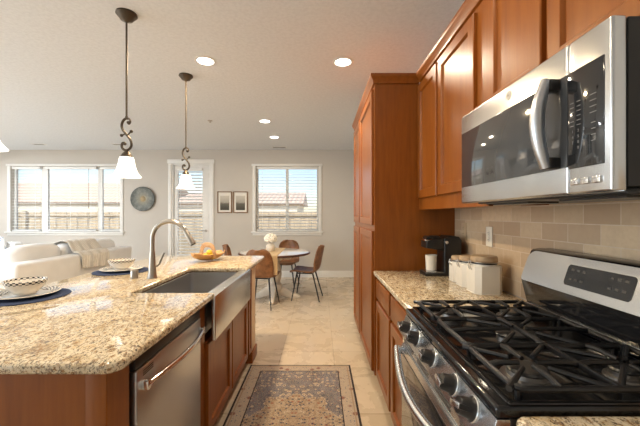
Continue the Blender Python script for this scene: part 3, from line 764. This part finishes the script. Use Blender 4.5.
def canister(cx, cy, w_, h, lab):
    t = thing('canister', lab, 'canister', (cx, cy, CT), 'white kitchen canisters')
    a, c = w_ / 2, w_ * .30 / 2 + .004
    def oc(k): a_ = a * k; return [(cx - a_, cy - a_ + c), (cx - a_ + c, cy - a_), (cx + a_ - c, cy - a_), (cx + a_, cy - a_ + c), (cx + a_, cy + a_ - c), (cx + a_ - c, cy + a_), (cx - a_ + c, cy + a_), (cx - a_, cy + a_ - c)]
    B().prism(oc(1.03), 'z', CT, CT + .006, .002).prism(oc(1), 'z', CT + .005, CT + h * .76, .006, 3).lathe([(a * .86, h * .75), (a * .86, h * .80), (0, h * .80)], (cx, cy, CT), 36).obj('jar', 'white_enamel', t)
    B().lathe([(0, h * .83), (a * .90, h * .83), (a * .93, h * .86), (a * .93, h * .95), (a * .86, h), (0, h)], (cx, cy, CT), 40).obj('lid', 'lid_wood', t)
    B().lathe([(a * .82, h * .795), (a * .92, h * .795), (a * .92, h * .83), (a * .82, h * .83)], (cx, cy, CT), 40).obj('gasket', 'black_plastic', t)
    l = B(); x = cx - a * .98
    l.tube([(x, cy - .012, CT + h * .62), (x - .010, cy - .012, CT + h * .72), (x - .004, cy - .012, CT + h * .86), (x - .004, cy + .012, CT + h * .86), (x - .010, cy + .012, CT + h * .72), (x, cy + .012, CT + h * .62)], .0022, 6)
    l.tube([(cx + a * .95 * math.cos(k * PI / 16), cy + a * .95 * math.sin(k * PI / 16), CT + h * .84) for k in range(32)], .002, 6, True)
    l.obj('clasp', 'nickel', t)
canister(.908, 1.80, .148, .200, 'largest white canister with wooden clamp lid, nearest the range')
canister(.900, 1.965, .122, .180, 'middle-sized white clamp-lid canister of the row of three')
canister(.902, 2.105, .105, .162, 'smallest white clamp-lid canister, next to the coffee maker')

# ------------------------------------------------------------------ island
IX0, IX1, IY0, IY1 = -1.705, -.580, .93, 3.42
SY0, SY1, SXB = 1.79, 2.63, -1.05
pts = arc(IX1 - .05, IY0 + .05, .05, 270, 360) + [(IX1, SY0), (SXB + .03, SY0)] + arc(SXB + .03, SY0 + .03, .03, 270, 180, 4)[1:] + arc(SXB + .03, SY1 - .03, .03, 180, 90, 4) + [(IX1, SY1)] \
    + arc(IX1 - .03, IY1 - .03, .03, 0, 90) + arc(IX0 + .05, IY1 - .05, .05, 90, 180) + arc(IX0 + .05, IY0 + .05, .05, 180, 270)
counter('granite_countertop', pts, 'large golden granite island countertop with the sink cut into it', .015)
IF = -.630
t = thing('island_cabinet', 'cherry wood island end and back paneling under the near end of the granite top', 'cabinet', (-1.0, 1.0, 0))
B().box(-1.36, -.632, .965, 1.076, .0, .876).obj('end_panel', 'wood', t)
B().box(-1.36, -1.345, 1.078, 2.92, .0, .876).obj('back_panel', 'wood', t)
B().box(-.690, -.628, .955, .964, .0, .876, .002).obj('corner_stile', 'wood', t)
# dishwasher
t = thing('dishwasher', 'stainless dishwasher with bowed bar handle, built into the island', 'dishwasher', (-.95, 1.39, 0))
B().box(-1.20, -.648, 1.09, 1.69, .10, .872).obj('body', 'black_plastic', t)
B().box(-1.15, -.70, 1.10, 1.68, 0, .099).obj('toe_kick', 'black_plastic', t)
B().box(-.647, -.618, 1.095, 1.685, .115, .810, .005, 3).obj('door', 'steel_v', t); dd = t.children[-1]
B().box(-.647, -.622, 1.095, 1.685, .812, .862, .004).obj('control_strip', 'black_plastic', t)
hp = [(-.600 + .034 * math.sin(PI * i / 20), 1.13 + .53 * i / 20, .752 + .006 * math.sin(PI * i / 20)) for i in range(21)]
B().tube(hp, .011, 12).obj('handle', 'chrome', dd); hh = dd.children[-1]
for y in (1.118, 1.648): B().box(-.619, -.590, y, y + .024, .736, .768, .004).obj('handle_mount', 'chrome', hh)
bd = B()
for i in range(3): bd.box(-.6178, -.6172, 1.135, 1.205, .778 + i * .0075, .782 + i * .0075)
bd.obj('badge', 'black_plastic', dd)
# sink base cabinet (carcass left open above so the basin has room)
t = thing('sink_cabinet', 'cherry two-door cabinet under the farmhouse sink', 'cabinet', (-.95, 2.25, 0))
B().box(-1.30, IF, 1.70, 2.78, .105, .640).box(-1.30, IF, 1.70, 1.774, .64, .876).box(-1.30, IF, 2.690, 2.78, .64, .876).obj('body', 'wood', t)
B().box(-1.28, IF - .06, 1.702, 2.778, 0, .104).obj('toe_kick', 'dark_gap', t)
for y0, y1 in ((1.775, 2.255), (2.270, 2.755)):
    dm = B(); door_mesh(dm, IF, y0, y1, .125, .632, 1, fr=.055); dm.obj('door', 'wood', t)
t = thing('end_cabinet', 'narrow cherry cabinet at the far end of the island, beside the cream half wall', 'cabinet', (-.95, 2.86, 0))
B().box(-1.30, IF, 2.782, 2.925, .105, .876).obj('body', 'wood', t)
B().box(-1.28, IF - .06, 2.784, 2.923, 0, .104).obj('toe_kick', 'dark_gap', t)
dm = B(); door_mesh(dm, IF, 2.80, 2.912, .125, .850, 1, fr=.03); dm.obj('door', 'wood', t)
at(-1.0, 3.0, 0)
pw = struct(B().box(-1.40, -.622, 2.930, 3.13, 0, .876, .006).obj('wall_island', 'pale_paint'), 'cream half wall at the end of the island', 'wall')
B().box(-1.41, -.608, 2.928, 3.145, 0, .10, .004).obj('baseboard', 'wood_h', pw)
# sink
t = thing('farmhouse_sink', 'stainless apron-front farmhouse sink set into the island', 'sink', (-.82, 2.22, .65))
sb = B(); SF = -.572
ot = (SXB - .02, SF, 1.778, 2.682)            # outer
it = (SXB + .012, -.640, 1.812, 2.615)        # inner
zt, zb = .876, .672
sb.box(SF - .025, SF, ot[2], ot[3], .648, .897, .008, 3)                       # apron
sb.box(SF - .070, SF - .003, ot[2] + .013, ot[3] - .053, .886, .8965, .003)              # wide front rim
sink = sb.obj('apron', 'steel', t)
bb = B()
x0, x1, y0, y1 = it
def rrect(x0, x1, y0, y1, r): return arc(x1 - r, y1 - r, r, 0, 90, 4) + arc(x0 + r, y1 - r, r, 90, 180, 4) + arc(x0 + r, y0 + r, r, 180, 270, 4) + arc(x1 - r, y0 + r, r, 270, 360, 4)
rings = [[bb.bm.verts.new((p[0], p[1], z)) for p in rrect(x0 + k, x1 - k, y0 + k, y1 - k, max(.03 - k, .012))] for z, k in
         ((.668, .03), (.672, .006), (.8765, -.006), (.877, -.014), (.8775, -.014), (.8775, 0), (.70, .004), (.68, .014), (.674, .03))]
for A, C in zip(rings, rings[1:]):
    for i in range(len(A)): bb.bm.faces.new((A[i], C[i], C[(i + 1) % len(A)], A[(i + 1) % len(A)]))
bb.bm.faces.new(rings[-1]); bb.bm.faces.new(rings[0][::-1])
bmesh.ops.recalc_face_normals(bb.bm, faces=bb.bm.faces[:])
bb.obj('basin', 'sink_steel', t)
B().lathe([(0, .676), (.03, .676), (.045, .678), (.045, .6745)], (-.84, 2.22, 0), 28).obj('drain', 'chrome', t)
# faucet
fx, fy = -1.135, 2.20
t = thing('faucet', 'tall brushed nickel gooseneck faucet behind the sink', 'faucet', (fx, fy, CT))
B().lathe([(0, 0), (.034, 0), (.034, .004), (.030, .010), (.026, .03), (.023, .07), (.019, .14), (.017, .18), (0, .18)], (fx, fy, CT), 28).obj('base', 'nickel', t)
pp = [(fx, fy, CT + .17), (fx, fy, CT + .25)]
rad = .118; czz = CT + .265
for i in range(1, 19):
    a = PI - (PI * .86) * i / 18; pp.append((fx + rad + rad * math.cos(a), fy, czz + rad * math.sin(a)))
B().tube(pp, [.0145] * len(pp), 16).obj('spout', 'nickel', t)
e0 = Vector(pp[-1]); dirv = (Vector(pp[-1]) - Vector(pp[-2])).normalized()
B().tube([e0 - dirv * .005, e0 + dirv * .02, e0 + dirv * .06, e0 + dirv * .10], [.016, .018, .021, .024], 18).obj('spray_head', 'nickel', t); sh = t.children[-1]
B().tube([e0 + dirv * .095, e0 + dirv * .106], .018, 16).obj('nozzle', 'black_plastic', sh)
B().tube([(fx + .012, fy + .015, CT + .075), (fx + .03, fy + .03, CT + .09), (fx + .055, fy + .05, CT + .165)], [.012, .0085, .0065], 10).obj('lever', 'nickel', t)
at(-1.245, 2.18, CT)
tag(B().lathe([(0, 0), (.026, 0), (.026, .003), (.0235, .004), (.0235, .052), (.021, .056), (0, .057)], (-1.245, 2.18, CT), 28).obj('air_gap_cap', 'nickel'), 'short brushed nickel cap beside the tall faucet', 'air gap cap')

# place settings
def setting(cx, cy, where, handle):
    at(cx, cy, CT)
    tag(B().lathe([(0, 0), (.186, 0), (.190, .002), (.188, .005), (.17, .006), (0, .006)], (cx, cy, CT), 48).obj('placemat', 'navy'), f'round navy woven placemat on the island, {where}', 'placemat', 'navy placemats')
    p = thing('plate', f'white plate with dark printed rim on the navy placemat {where}', 'plate', (cx, cy, CT + .0065), 'dinner plates'); z = CT + .0065
    B().lathe([(0, 0), (.085, 0), (.095, .004), (.142, .016), (.145, .018), (.142, .020), (.096, .008), (.085, .005), (0, .005)], (cx, cy, z), 48).obj('dish', 'china', p)
    B().lathe([(.100, .0097), (.138, .0193), (.140, .0201), (.100, .0107)], (cx, cy, z), 64).obj('printed_rim', 'china_print', p)
    z += .0105
    q = thing('bowl', f'small white bowl with black printed band, on the plate {where}', 'bowl', (cx + .0, cy, z), 'printed bowls')
    B().lathe([(0, 0), (.045, 0), (.045, .006), (.055, .012), (.078, .040), (.088, .068), (.090, .072), (.086, .072), (.075, .044), (.05, .014), (0, .010)], (cx, cy, z), 48).obj('dish', 'china', q)
    B().lathe([(.0852, .055), (.0905, .071), (.0885, .0735), (.0845, .071), (.080, .055)], (cx, cy, z), 64).obj('printed_band', 'china_print', q)
    if handle: B().tube([(cx - .083, cy - .02, z + .060), (cx - .110, cy - .026, z + .058), (cx - .116, cy - .028, z + .040), (cx - .10, cy - .024, z + .024), (cx - .068, cy - .016, z + .024)], .005, 8).obj('handle', 'china', q)
setting(-1.530, 1.69, 'at the near left', True)
setting(-1.500, 2.46, 'beside the faucet', False)

# lemon trug
t = thing('wooden_trug', 'pale wooden trug basket with arched handle, on the far end of the island', 'basket', (-1.03, 3.02, CT))
TX = Matrix.Translation((-1.035, 3.02, 0)) @ Matrix.Rotation(R(58), 4, 'Z')
def trug(u, v):
    a = (u - .5) * 2; c = (v - .5) * 2
    wy = .098 * (1 - abs(a) ** 3 * .75)
    zz = .008 + .056 * abs(c) ** 2.0 * (1 - .5 * abs(a) ** 2) + .050 * abs(a) ** 2.4
    return Vector((a * .175, c * wy, CT + zz - .0005))
tb = B(); tb.grid(trug, 26, 14); o = tb.obj('tray', 'basket', t, 60, xf=TX)
sm = o.modifiers.new('thick', 'SOLIDIFY'); sm.thickness = .007; sm.offset = 1
hb = B(); hp = []
for i in range(21):
    a = PI * i / 20; ca, sa = math.cos(a), math.sin(a)
    hp.append((-.01, .092 * (abs(ca) ** .7) * (1 if ca > 0 else -1), CT + .035 + .115 * sa ** .75))
hb.tube(hp, .024, 10, flat=.25).obj('handle', 'basket', t, xf=TX)
for k, (x, y, z, rz) in enumerate(((-1.040, 2.960, .046, .3), (-.995, 3.000, .044, 1.2), (-1.060, 3.030, .044, 2.2), (-1.010, 3.070, .044, 2.8), (-1.025, 3.015, .080, .9))):
    at(x, y, CT + z)
    lem = B(); lem.lathe([(0, -.036), (.006, -.034), (.010, -.030), (.022, -.018), (.0255, 0), (.022, .018), (.010, .030), (.006, .034), (0, .036)], (0, 0, 0), 20)
    lem.obj('lemon', 'lemon', xf=Matrix.Translation((x, y, CT + z)) @ Matrix.Rotation(rz, 4, 'Z') @ Matrix.Rotation(R(85), 4, 'X'))
    tag(bpy.data.objects[COL.objects[-1].name], 'yellow lemon in the wooden trug on the island', 'lemon', 'lemons in the trug')

# ------------------------------------------------------------------ pendant lamps, downlights, added fill lamps
def pendant(y, lab, x=-1.345):
    t = thing('pendant_lamp', lab, 'pendant lamp', (x, y, CEIL), 'island pendant lamps')
    zb = 1.604
    B().lathe([(0, 0), (.066, 0), (.068, -.010), (.058, -.022), (.052, -.026), (.040, -.045), (.014, -.055), (.008, -.062), (0, -.062)][::-1], (x, y, CEIL), 32).obj('canopy', 'bronze', t)
    B().tube([(x, y, CEIL - .06), (x, y, 2.015)], .0065, 10).tube([(x, y, 2.025), (x, y, 2.004)], [.009, .009], 10).obj('rod', 'bronze', t)
    s = B(); p = []
    # S scroll in the x-z plane: upper curl opens right, lower curl opens left
    up = [(.0, 2.065), (-.028, 2.048), (-.046, 2.012), (-.042, 1.975), (-.018, 1.940), (.014, 1.905), (.040, 1.868), (.046, 1.830), (.030, 1.800), (.0, 1.786), (-.030, 1.794), (-.046, 1.818), (-.040, 1.845), (-.020, 1.850), (-.012, 1.836)]
    def cr(P, k=5):
        out = []
        for i in range(len(P) - 1):
            a, b_, c_, d_ = P[max(i - 1, 0)], P[i], P[i + 1], P[min(i + 2, len(P) - 1)]
            for j in range(k):
                u = j / k; out.append(tuple(.5 * ((2 * b_[m]) + (-a[m] + c_[m]) * u + (2 * a[m] - 5 * b_[m] + 4 * c_[m] - d_[m]) * u * u + (-a[m] + 3 * b_[m] - 3 * c_[m] + d_[m]) * u ** 3) for m in (0, 1)))
        return out + [P[-1]]
    W = lambda P: [(a * .72, 1.79 + (z - 1.786) * .80) for a, z in P]; up = W(up); q = cr(up); s.tube([(x + a, y, z) for a, z in q], [.0085] * len(q), 10)
    cu = cr(W([(.0, 2.065), (.026, 2.058), (.036, 2.035), (.024, 2.016), (.012, 2.024)])); s.tube([(x + a, y, z) for a, z in cu], .007, 8)
    for a, z in W(((.016, 2.028), (-.016, 1.842), (-.048, 1.915), (.046, 1.950))): s.blob((x + a, y, z), .011, sub=2, amp=0)
    
    for P in ([(-.010, 1.932), (-.044, 1.915)], [(.008, 1.915), (.042, 1.948)]): s.tube([(x + a, y, z) for a, z in W(P)], .005, 8)
    s.obj('scroll', 'bronze', t)
    B().lathe([(0, 1.792), (.010, 1.790), (.014, 1.780), (.026, 1.768), (.036, 1.750), (.040, 1.742), (.034, 1.738), (0, 1.738)][::-1], (x, y, 0), 28).obj('socket_cup', 'bronze', t)
    sh = B(); sh.lathe([(.036, 1.743), (.043, 1.740), (.048, 1.722), (.053, 1.692), (.061, 1.660), (.073, 1.630), (.092, zb + .004), (.095, zb), (.090, zb), (.069, 1.628), (.057, 1.660), (.049, 1.692), (.044, 1.722), (.036, 1.737)], (x, y, 0), 40)
    sh.obj('lamp_shade', 'shade', t)
    B().lathe([(0, 1.738), (.012, 1.736), (.014, 1.715), (.024, 1.69), (.024, 1.67), (.012, 1.655), (0, 1.652)][::-1], (x, y, 0), 20).obj('bulb', 'bulb', t)
pendant(1.27, 'bronze scroll pendant with white bell shade, cut off at the left edge')
pendant(2.26, 'bronze scroll pendant with white bell shade, nearer the wide window')
pendant(3.26, 'bronze scroll pendant with white bell shade, in front of the patio door')
def downlight_or_fill(x, y, lab, vis, power, color=DOWNLIGHT_COLOR):
    if vis:
        t = thing('recessed_light', lab, 'ceiling light', (x, y, CEIL), 'recessed ceiling lights')
        B().lathe([(.072, -.001), (.098, -.001), (.098, -.004), (.080, -.008), (.072, -.006)], (x, y, CEIL), 36).obj('trim_ring', 'white_trim', t)
        B().lathe([(0, -.002), (.073, -.002), (.073, -.005), (0, -.005)], (x, y, CEIL), 36).obj('diffuser', 'diffuser', t)
    lamp('downlight_or_fill', 'AREA', (x, y, CEIL - .012), (0, 0, 0), power, color, .14, shape='DISK')
downlight_or_fill(-1.04, 2.95, 'round recessed ceiling light above the island, right of the pendants', True, 32, (1, .76, .45))
downlight_or_fill(.21, 2.97, 'round recessed ceiling light near the pantry top', True, 13)
downlight_or_fill(-.82, 4.84, 'smaller-looking recessed ceiling light over the dining area, the nearer of two', True, 5)
downlight_or_fill(-.82, 5.83, 'recessed ceiling light nearest the far wall and its vent', True, 5)
for x, y, p in ((.21, 1.2, 5), (-1.04, 1.2, 11)): downlight_or_fill(x, y, '', False, p)
for x, y, p in ((-5.9, 3.3, 32), (-6.6, 5.2, 44), (-4.4, 1.9, 22), (-5.9, 1.8, 40)): downlight_or_fill(x, y, '', False, p, (.90, .96, 1))  # unseen fill lamps, added to brighten the living room side
for x, y, w_, lab in ((-.84, 6.7, .30, 'slim white ceiling vent in front of the dining window'), (-5.55, 6.42, .24, 'slim white ceiling vent above the wide window, left one'), (-3.98, 6.42, .24, 'slim white ceiling vent above the round metal plate')):
    t = thing('ceiling_vent', lab, 'vent', (x, y, CEIL), 'ceiling vents')
    B().box(x - w_ / 2, x + w_ / 2, y - .06, y + .06, CEIL - .008, CEIL - .0005, .003).obj('frame', 'white_trim', t)
    v = B()
    for i in range(5): v.box(x - w_ / 2 + .02, x + w_ / 2 - .02, y - .042 + i * .018, y - .032 + i * .018, CEIL - .0092, CEIL - .0078)
    v.obj('louvre', 'aluminium', t)
at(-1.63, 4.82, CEIL)
tag(B().lathe([(0, -.030), (.012, -.030), (.014, -.024), (.008, -.020), (.008, -.006), (.034, -.005), (.036, 0)], (-1.63, 4.82, CEIL), 24).obj('fire_sprinkler', 'nickel'), 'small ceiling sprinkler head left of the downlights', 'sprinkler')

# ------------------------------------------------------------------ rug
at(-.175, 2.10, 0)
rb = B(); rb.box(-.6175, .2675, 1.31, 2.89, .0005, .008, .003); tag(rb.obj('runner_rug', 'rug'), 'faded navy and beige oriental rug on the kitchen aisle floor', 'rug')

# ------------------------------------------------------------------ dining set
tx, ty = -.73, 5.25
t = thing('dining_table', 'round white pedestal dining table with dark edge', 'table', (tx, ty, 0))
B().lathe([(0, .712), (.555, .712), (.57, .718), (.575, .730), (.570, .742), (.555, .746), (0, .746)], (tx, ty, 0), 64).obj('table_edge', 'walnut', t)
B().lathe([(0, .7462), (.548, .7462), (.548, .7485), (.540, .750), (0, .750)], (tx, ty, 0), 64).obj('tabletop', 'table_top', t)
B().box(tx - .28, tx + .28, ty - .28, ty + .28, .662, .711, .006).obj('apron', 'table_white', t)
B().lathe([(0, .66), (.15, .66), (.14, .63), (.085, .60), (.075, .56), (.10, .48), (.115, .40), (.10, .30), (.085, .26), (.12, .22), (.12, .14), (.09, .12), (0, .12)][::-1], (tx, ty, 0), 32).obj('pedestal', 'table_white', t)
for a in (0, 90, 180, 270):
    f = B(); f.prism([(.06, .20), (.06, .06), (.20, .02), (.26, 0), (.40, 0), (.42, .03), (.38, .06), (.28, .085), (.16, .17)], 'y', -.035, .035, .008, 2)
    f.obj('foot', 'table_white', t, xf=Matrix.Translation((tx, ty, 0)) @ Matrix.Rotation(R(a), 4, 'Z'))
# table runner draped over the front edge
at(tx - .05, ty, .75)
rx0, rx1 = tx - .22, tx + .12
def runner(u, v):
    x = rx0 + (rx1 - rx0) * v + .015 * math.sin(v * 9) * max(0, u - .78); L = u * 1.43
    if L < 1.14: y, z = ty + .56 - L, .7515
    else:
        k = min(1, (L - 1.14) / .03); y = ty - .58 - .006 * k - .004 * math.sin(v * 12); z = .7515 - max(0, L - 1.15)
    return Vector((x, y, z))
rb = B(); rb.grid(runner, 60, 10); o = rb.obj('table_runner', 'burlap', None, 60); sm = o.modifiers.new('thick', 'SOLIDIFY'); sm.thickness = .002; sm.offset = 1
tag(o, 'tan linen runner across the round table, hanging over its front', 'table runner')
at(-.80, 5.27, .7525)
t = thing('vase', 'small round stoneware vase on the dining table', 'vase', (-.80, 5.27, .754))
B().lathe([(0, 0), (.045, 0), (.070, .03), (.080, .065), (.068, .10), (.045, .118), (.048, .125), (.040, .125), (.036, .116), (.06, .08), (0, .02)], (-.80, 5.27, .754), 32).obj('body', 'vase', t)
t = thing('flower_bunch', 'white ball of blossoms in the stoneware vase', 'flowers', (-.80, 5.27, .83))
fb = B()
for i in range(46):
    a = i * 2.39996; zz = 1 - (i + .5) / 46 * 1.55; rr_ = math.sqrt(max(0, 1 - zz * zz))
    fb.blob((-.80 + .085 * rr_ * math.cos(a), 5.27 + .085 * rr_ * math.sin(a), .955 + .068 * zz), .026, seed=i, amp=.35, sub=2, fr=4)
fb.obj('blossoms', 'flower', t)
st = B()
for a in (0, 2, 4): st.tube([(-.80 + .01 * math.cos(a), 5.27 + .01 * math.sin(a), .80), (-.80 + .03 * math.cos(a), 5.27 + .03 * math.sin(a), .93)], .003, 6)
st.obj('stems', 'fence_wood', t)
# chairs
def make_chair():
    at(0, 0, 0)
    t = bpy.data.objects.new('dining_chair', None); COL.objects.link(t); t.empty_display_size = .05
    prof = [(.225, .425, .185), (.222, .445, .200), (.19, .458, .213), (.10, .452, .222), (0, .442, .222), (-.10, .440, .216), (-.165, .455, .210), (-.205, .505, .206), (-.225, .580, .206), (-.240, .660, .204), (-.255, .735, .194), (-.268, .795, .170), (-.277, .830, .130), (-.282, .848, .075)]
    n = len(prof) - 1
    def f(u, v):
        k = u * n; i = min(int(k), n - 1); q = k - i
        y, z, hw = (prof[i][m] * (1 - q) + prof[i + 1][m] * q for m in range(3)); s_ = (v - .5) * 2
        back = min(1, max(0, (i + q - 5) / 3)); 
        return Vector((hw * s_, y + back * .075 * abs(s_) ** 2.2, z + (1 - back) * .022 * abs(s_) ** 3 + back * .0))
    b = B(); b.grid(f, 39, 14); o = b.obj('seat_shell', 'leather', t, 70)
    sm = o.modifiers.new('thick', 'SOLIDIFY'); sm.thickness = .022; sm.offset = 0
    bv = o.modifiers.new('soft', 'BEVEL'); bv.width = .008; bv.segments = 2; bv.limit_method = 'ANGLE'
    fr = B(); fr.tube([(-.13, .13, .425), (.13, .13, .425), (.13, -.12, .425), (-.13, -.12, .425)], .009, 8, True).obj('seat_frame', 'black_metal', t)
    for sx in (-1, 1):
        for y0, y1 in ((.13, .205), (-.12, -.235)):
            B().tube([(sx * .13, y0, .428), (sx * .195, y1, .001)], [.013, .009], 10).obj('leg', 'black_metal', t)
    return t
proto = make_chair()
for i, (x, y, a, lab) in enumerate(((-.845, 4.80, -8, 'brown leather dining chair with its back to the island end'),
                                    (-.215, 5.22, 82, 'brown leather dining chair on the right of the round table'),
                                    (-.63, 6.12, 172, 'brown leather dining chair behind the table, under the window'),
                                    (-1.31, 5.35, -80, 'brown leather dining chair on the left of the round table, half hidden by the island'))):
    o = proto if i == 0 else copy_tree(proto)
    o.location = (x, y, 0); o.rotation_euler.z = R(a); tag(o, lab, 'chair', 'dining chairs')

# ------------------------------------------------------------------ living room
sx0, sx1, sy0, sy1 = -4.42, -3.43, 3.66, 5.92
t = thing('sofa', 'white slipcovered sofa behind the island', 'sofa', (-3.9, 4.8, 0))
B().box(sx0 + .02, sx1, sy0 + .02, sy1 - .02, .06, .40, .03, 3).obj('base', 'fabric', t)
B().box(sx1 - .20, sx1, sy0, sy1, .38, .775, .035, 4, rot=(Vector((sx1, 0, .4)), 'Y', R(3))).obj('back', 'fabric', t)
for y0, y1 in ((sy0 - .02, sy0 + .20), (sy1 - .22, sy1)): B().box(sx0, sx1 - .12, y0, y1, .05, .66, .06, 5).obj('arm', 'fabric', t)
for y0, y1 in ((3.87, 4.80), (4.80, 5.70)): B().cushion(sx0 - .01, sx1 - .2, y0, y1, .40, .56, p=6).obj('seat_cushion', 'fabric', t)
for k, (y0, y1, zt_) in enumerate(((3.82, 4.60, .965), (4.60, 5.24, .95), (5.22, 5.80, .935))):
    B().cushion(sx1 - .42, sx1 - .17, y0, y1, .50, zt_, seed=k + 1, p=3.6).obj('back_cushion', 'fabric', t)
for fx_ in (sx0 + .08, sx1 - .08):
    for fy_ in (sy0 + .08, sy1 - .08): B().tube([(fx_, fy_, .062), (fx_, fy_, 0)], [.03, .02], 12).obj('leg', 'walnut', t)
at(-3.45, 4.85, .62)
def throw(u, v):
    y = 4.61 + .60 * v + .02 * math.sin(u * 7 + v * 3); L = u * 1.0
    P = [(-3.90, .70), (-3.86, .83), (-3.80, .935), (-3.70, .965), (-3.60, .955), (-3.54, .86), (-3.50, .805), (-3.425, .80), (-3.385, .755), (-3.380, .66), (-3.378, .58)]
    k = u * (len(P) - 1); i = min(int(k), len(P) - 2); q = k - i
    x = P[i][0] * (1 - q) + P[i + 1][0] * q; z = P[i][1] * (1 - q) + P[i + 1][1] * q
    return Vector((x + .012 * math.sin(v * 22 + u * 3) * (.3 + u), y, z + .006 * math.sin(v * 25) - (.06 * v * max(0, u - .8) * 5 if u > .8 else 0) * .6))
b = B(); b.grid(throw, 50, 44)
o = b.obj('throw_blanket', 'knit', None, 80); sm = o.modifiers.new('thick', 'SOLIDIFY'); sm.thickness = .012; sm.offset = 1
tag(o, 'cream knitted throw draped over the middle of the white sofa back', 'blanket')
# armchair by the window, mostly outside the frame
t = thing('armchair', 'white armchair at the far left under the window', 'armchair', (-6.45, 6.2, 0))
B().box(-6.9, -6.05, 5.75, 6.6, .08, .42, .04, 3).obj('base', 'fabric', t)
B().box(-6.9, -6.05, 6.42, 6.65, .40, .80, .06, 4).obj('back', 'fabric', t)
for x0, x1 in ((-6.98, -6.80), (-6.16, -5.98)): B().box(x0, x1, 5.75, 6.6, .06, .62, .05, 4).obj('arm', 'fabric', t)
B().cushion(-6.78, -6.18, 5.74, 6.42, .42, .56, p=6).obj('seat_cushion', 'fabric', t)
for fx_ in (-6.8, -6.12):
    for fy_ in (5.85, 6.5): B().tube([(fx_, fy_, .085), (fx_, fy_, 0)], [.03, .02], 12).obj('leg', 'walnut', t)
at(-6.33, 6.32, .56)
tag(B().cushion(-6.55, -6.13, 6.27, 6.41, .565, .93, p=2.8).obj('throw_pillow', 'print_fabric'), 'white pillow with pale blue print at the far left edge', 'pillow')

# wall decor on the far wall
at(-3.80, FAR, 1.685)
tag(B().lathe([(0, -.030), (.03, -.034), (.045, -.026), (.07, -.022), (.12, -.034), (.17, -.030), (.22, -.040), (.25, -.044), (.262, -.040), (.262, -.034), (.20, -.012), (0, -.004)], (-3.80, FAR, 1.685), 56, axis='y').obj('wall_plate', 'disc'), 'round dark grey metal plate hanging between the wide window and the patio door', 'wall plate')
for x0, x1, lab in ((-2.205, -1.895, 'brown framed misty landscape print, left one of the pair beside the patio door'), (-1.865, -1.555, 'brown framed misty landscape print, right one of the pair near the dining window')):
    z0, z1 = 1.385, 1.845; xc, zc = (x0 + x1) / 2, (z0 + z1) / 2
    t = thing('picture_frame', lab, 'picture', (xc, FAR, zc), 'landscape prints')
    f = B(); w_ = .018
    f.box(x0, x0 + w_, FAR - .025, FAR - .001, z0, z1, .002).box(x1 - w_, x1, FAR - .025, FAR - .001, z0, z1, .002).box(x0 + w_, x1 - w_, FAR - .025, FAR - .001, z0, z0 + w_, .002).box(x0 + w_, x1 - w_, FAR - .025, FAR - .001, z1 - w_, z1, .002)
    f.obj('frame', 'frame_wood', t)
    B().box(x0 + w_, x1 - w_, FAR - .012, FAR - .002, z0 + w_, z1 - w_).obj('mat_board', 'paper', t)
    B().box(x0 + .058, x1 - .058, FAR - .0135, FAR - .0115, z0 + .06, z1 - .09).obj('print', 'art', t)
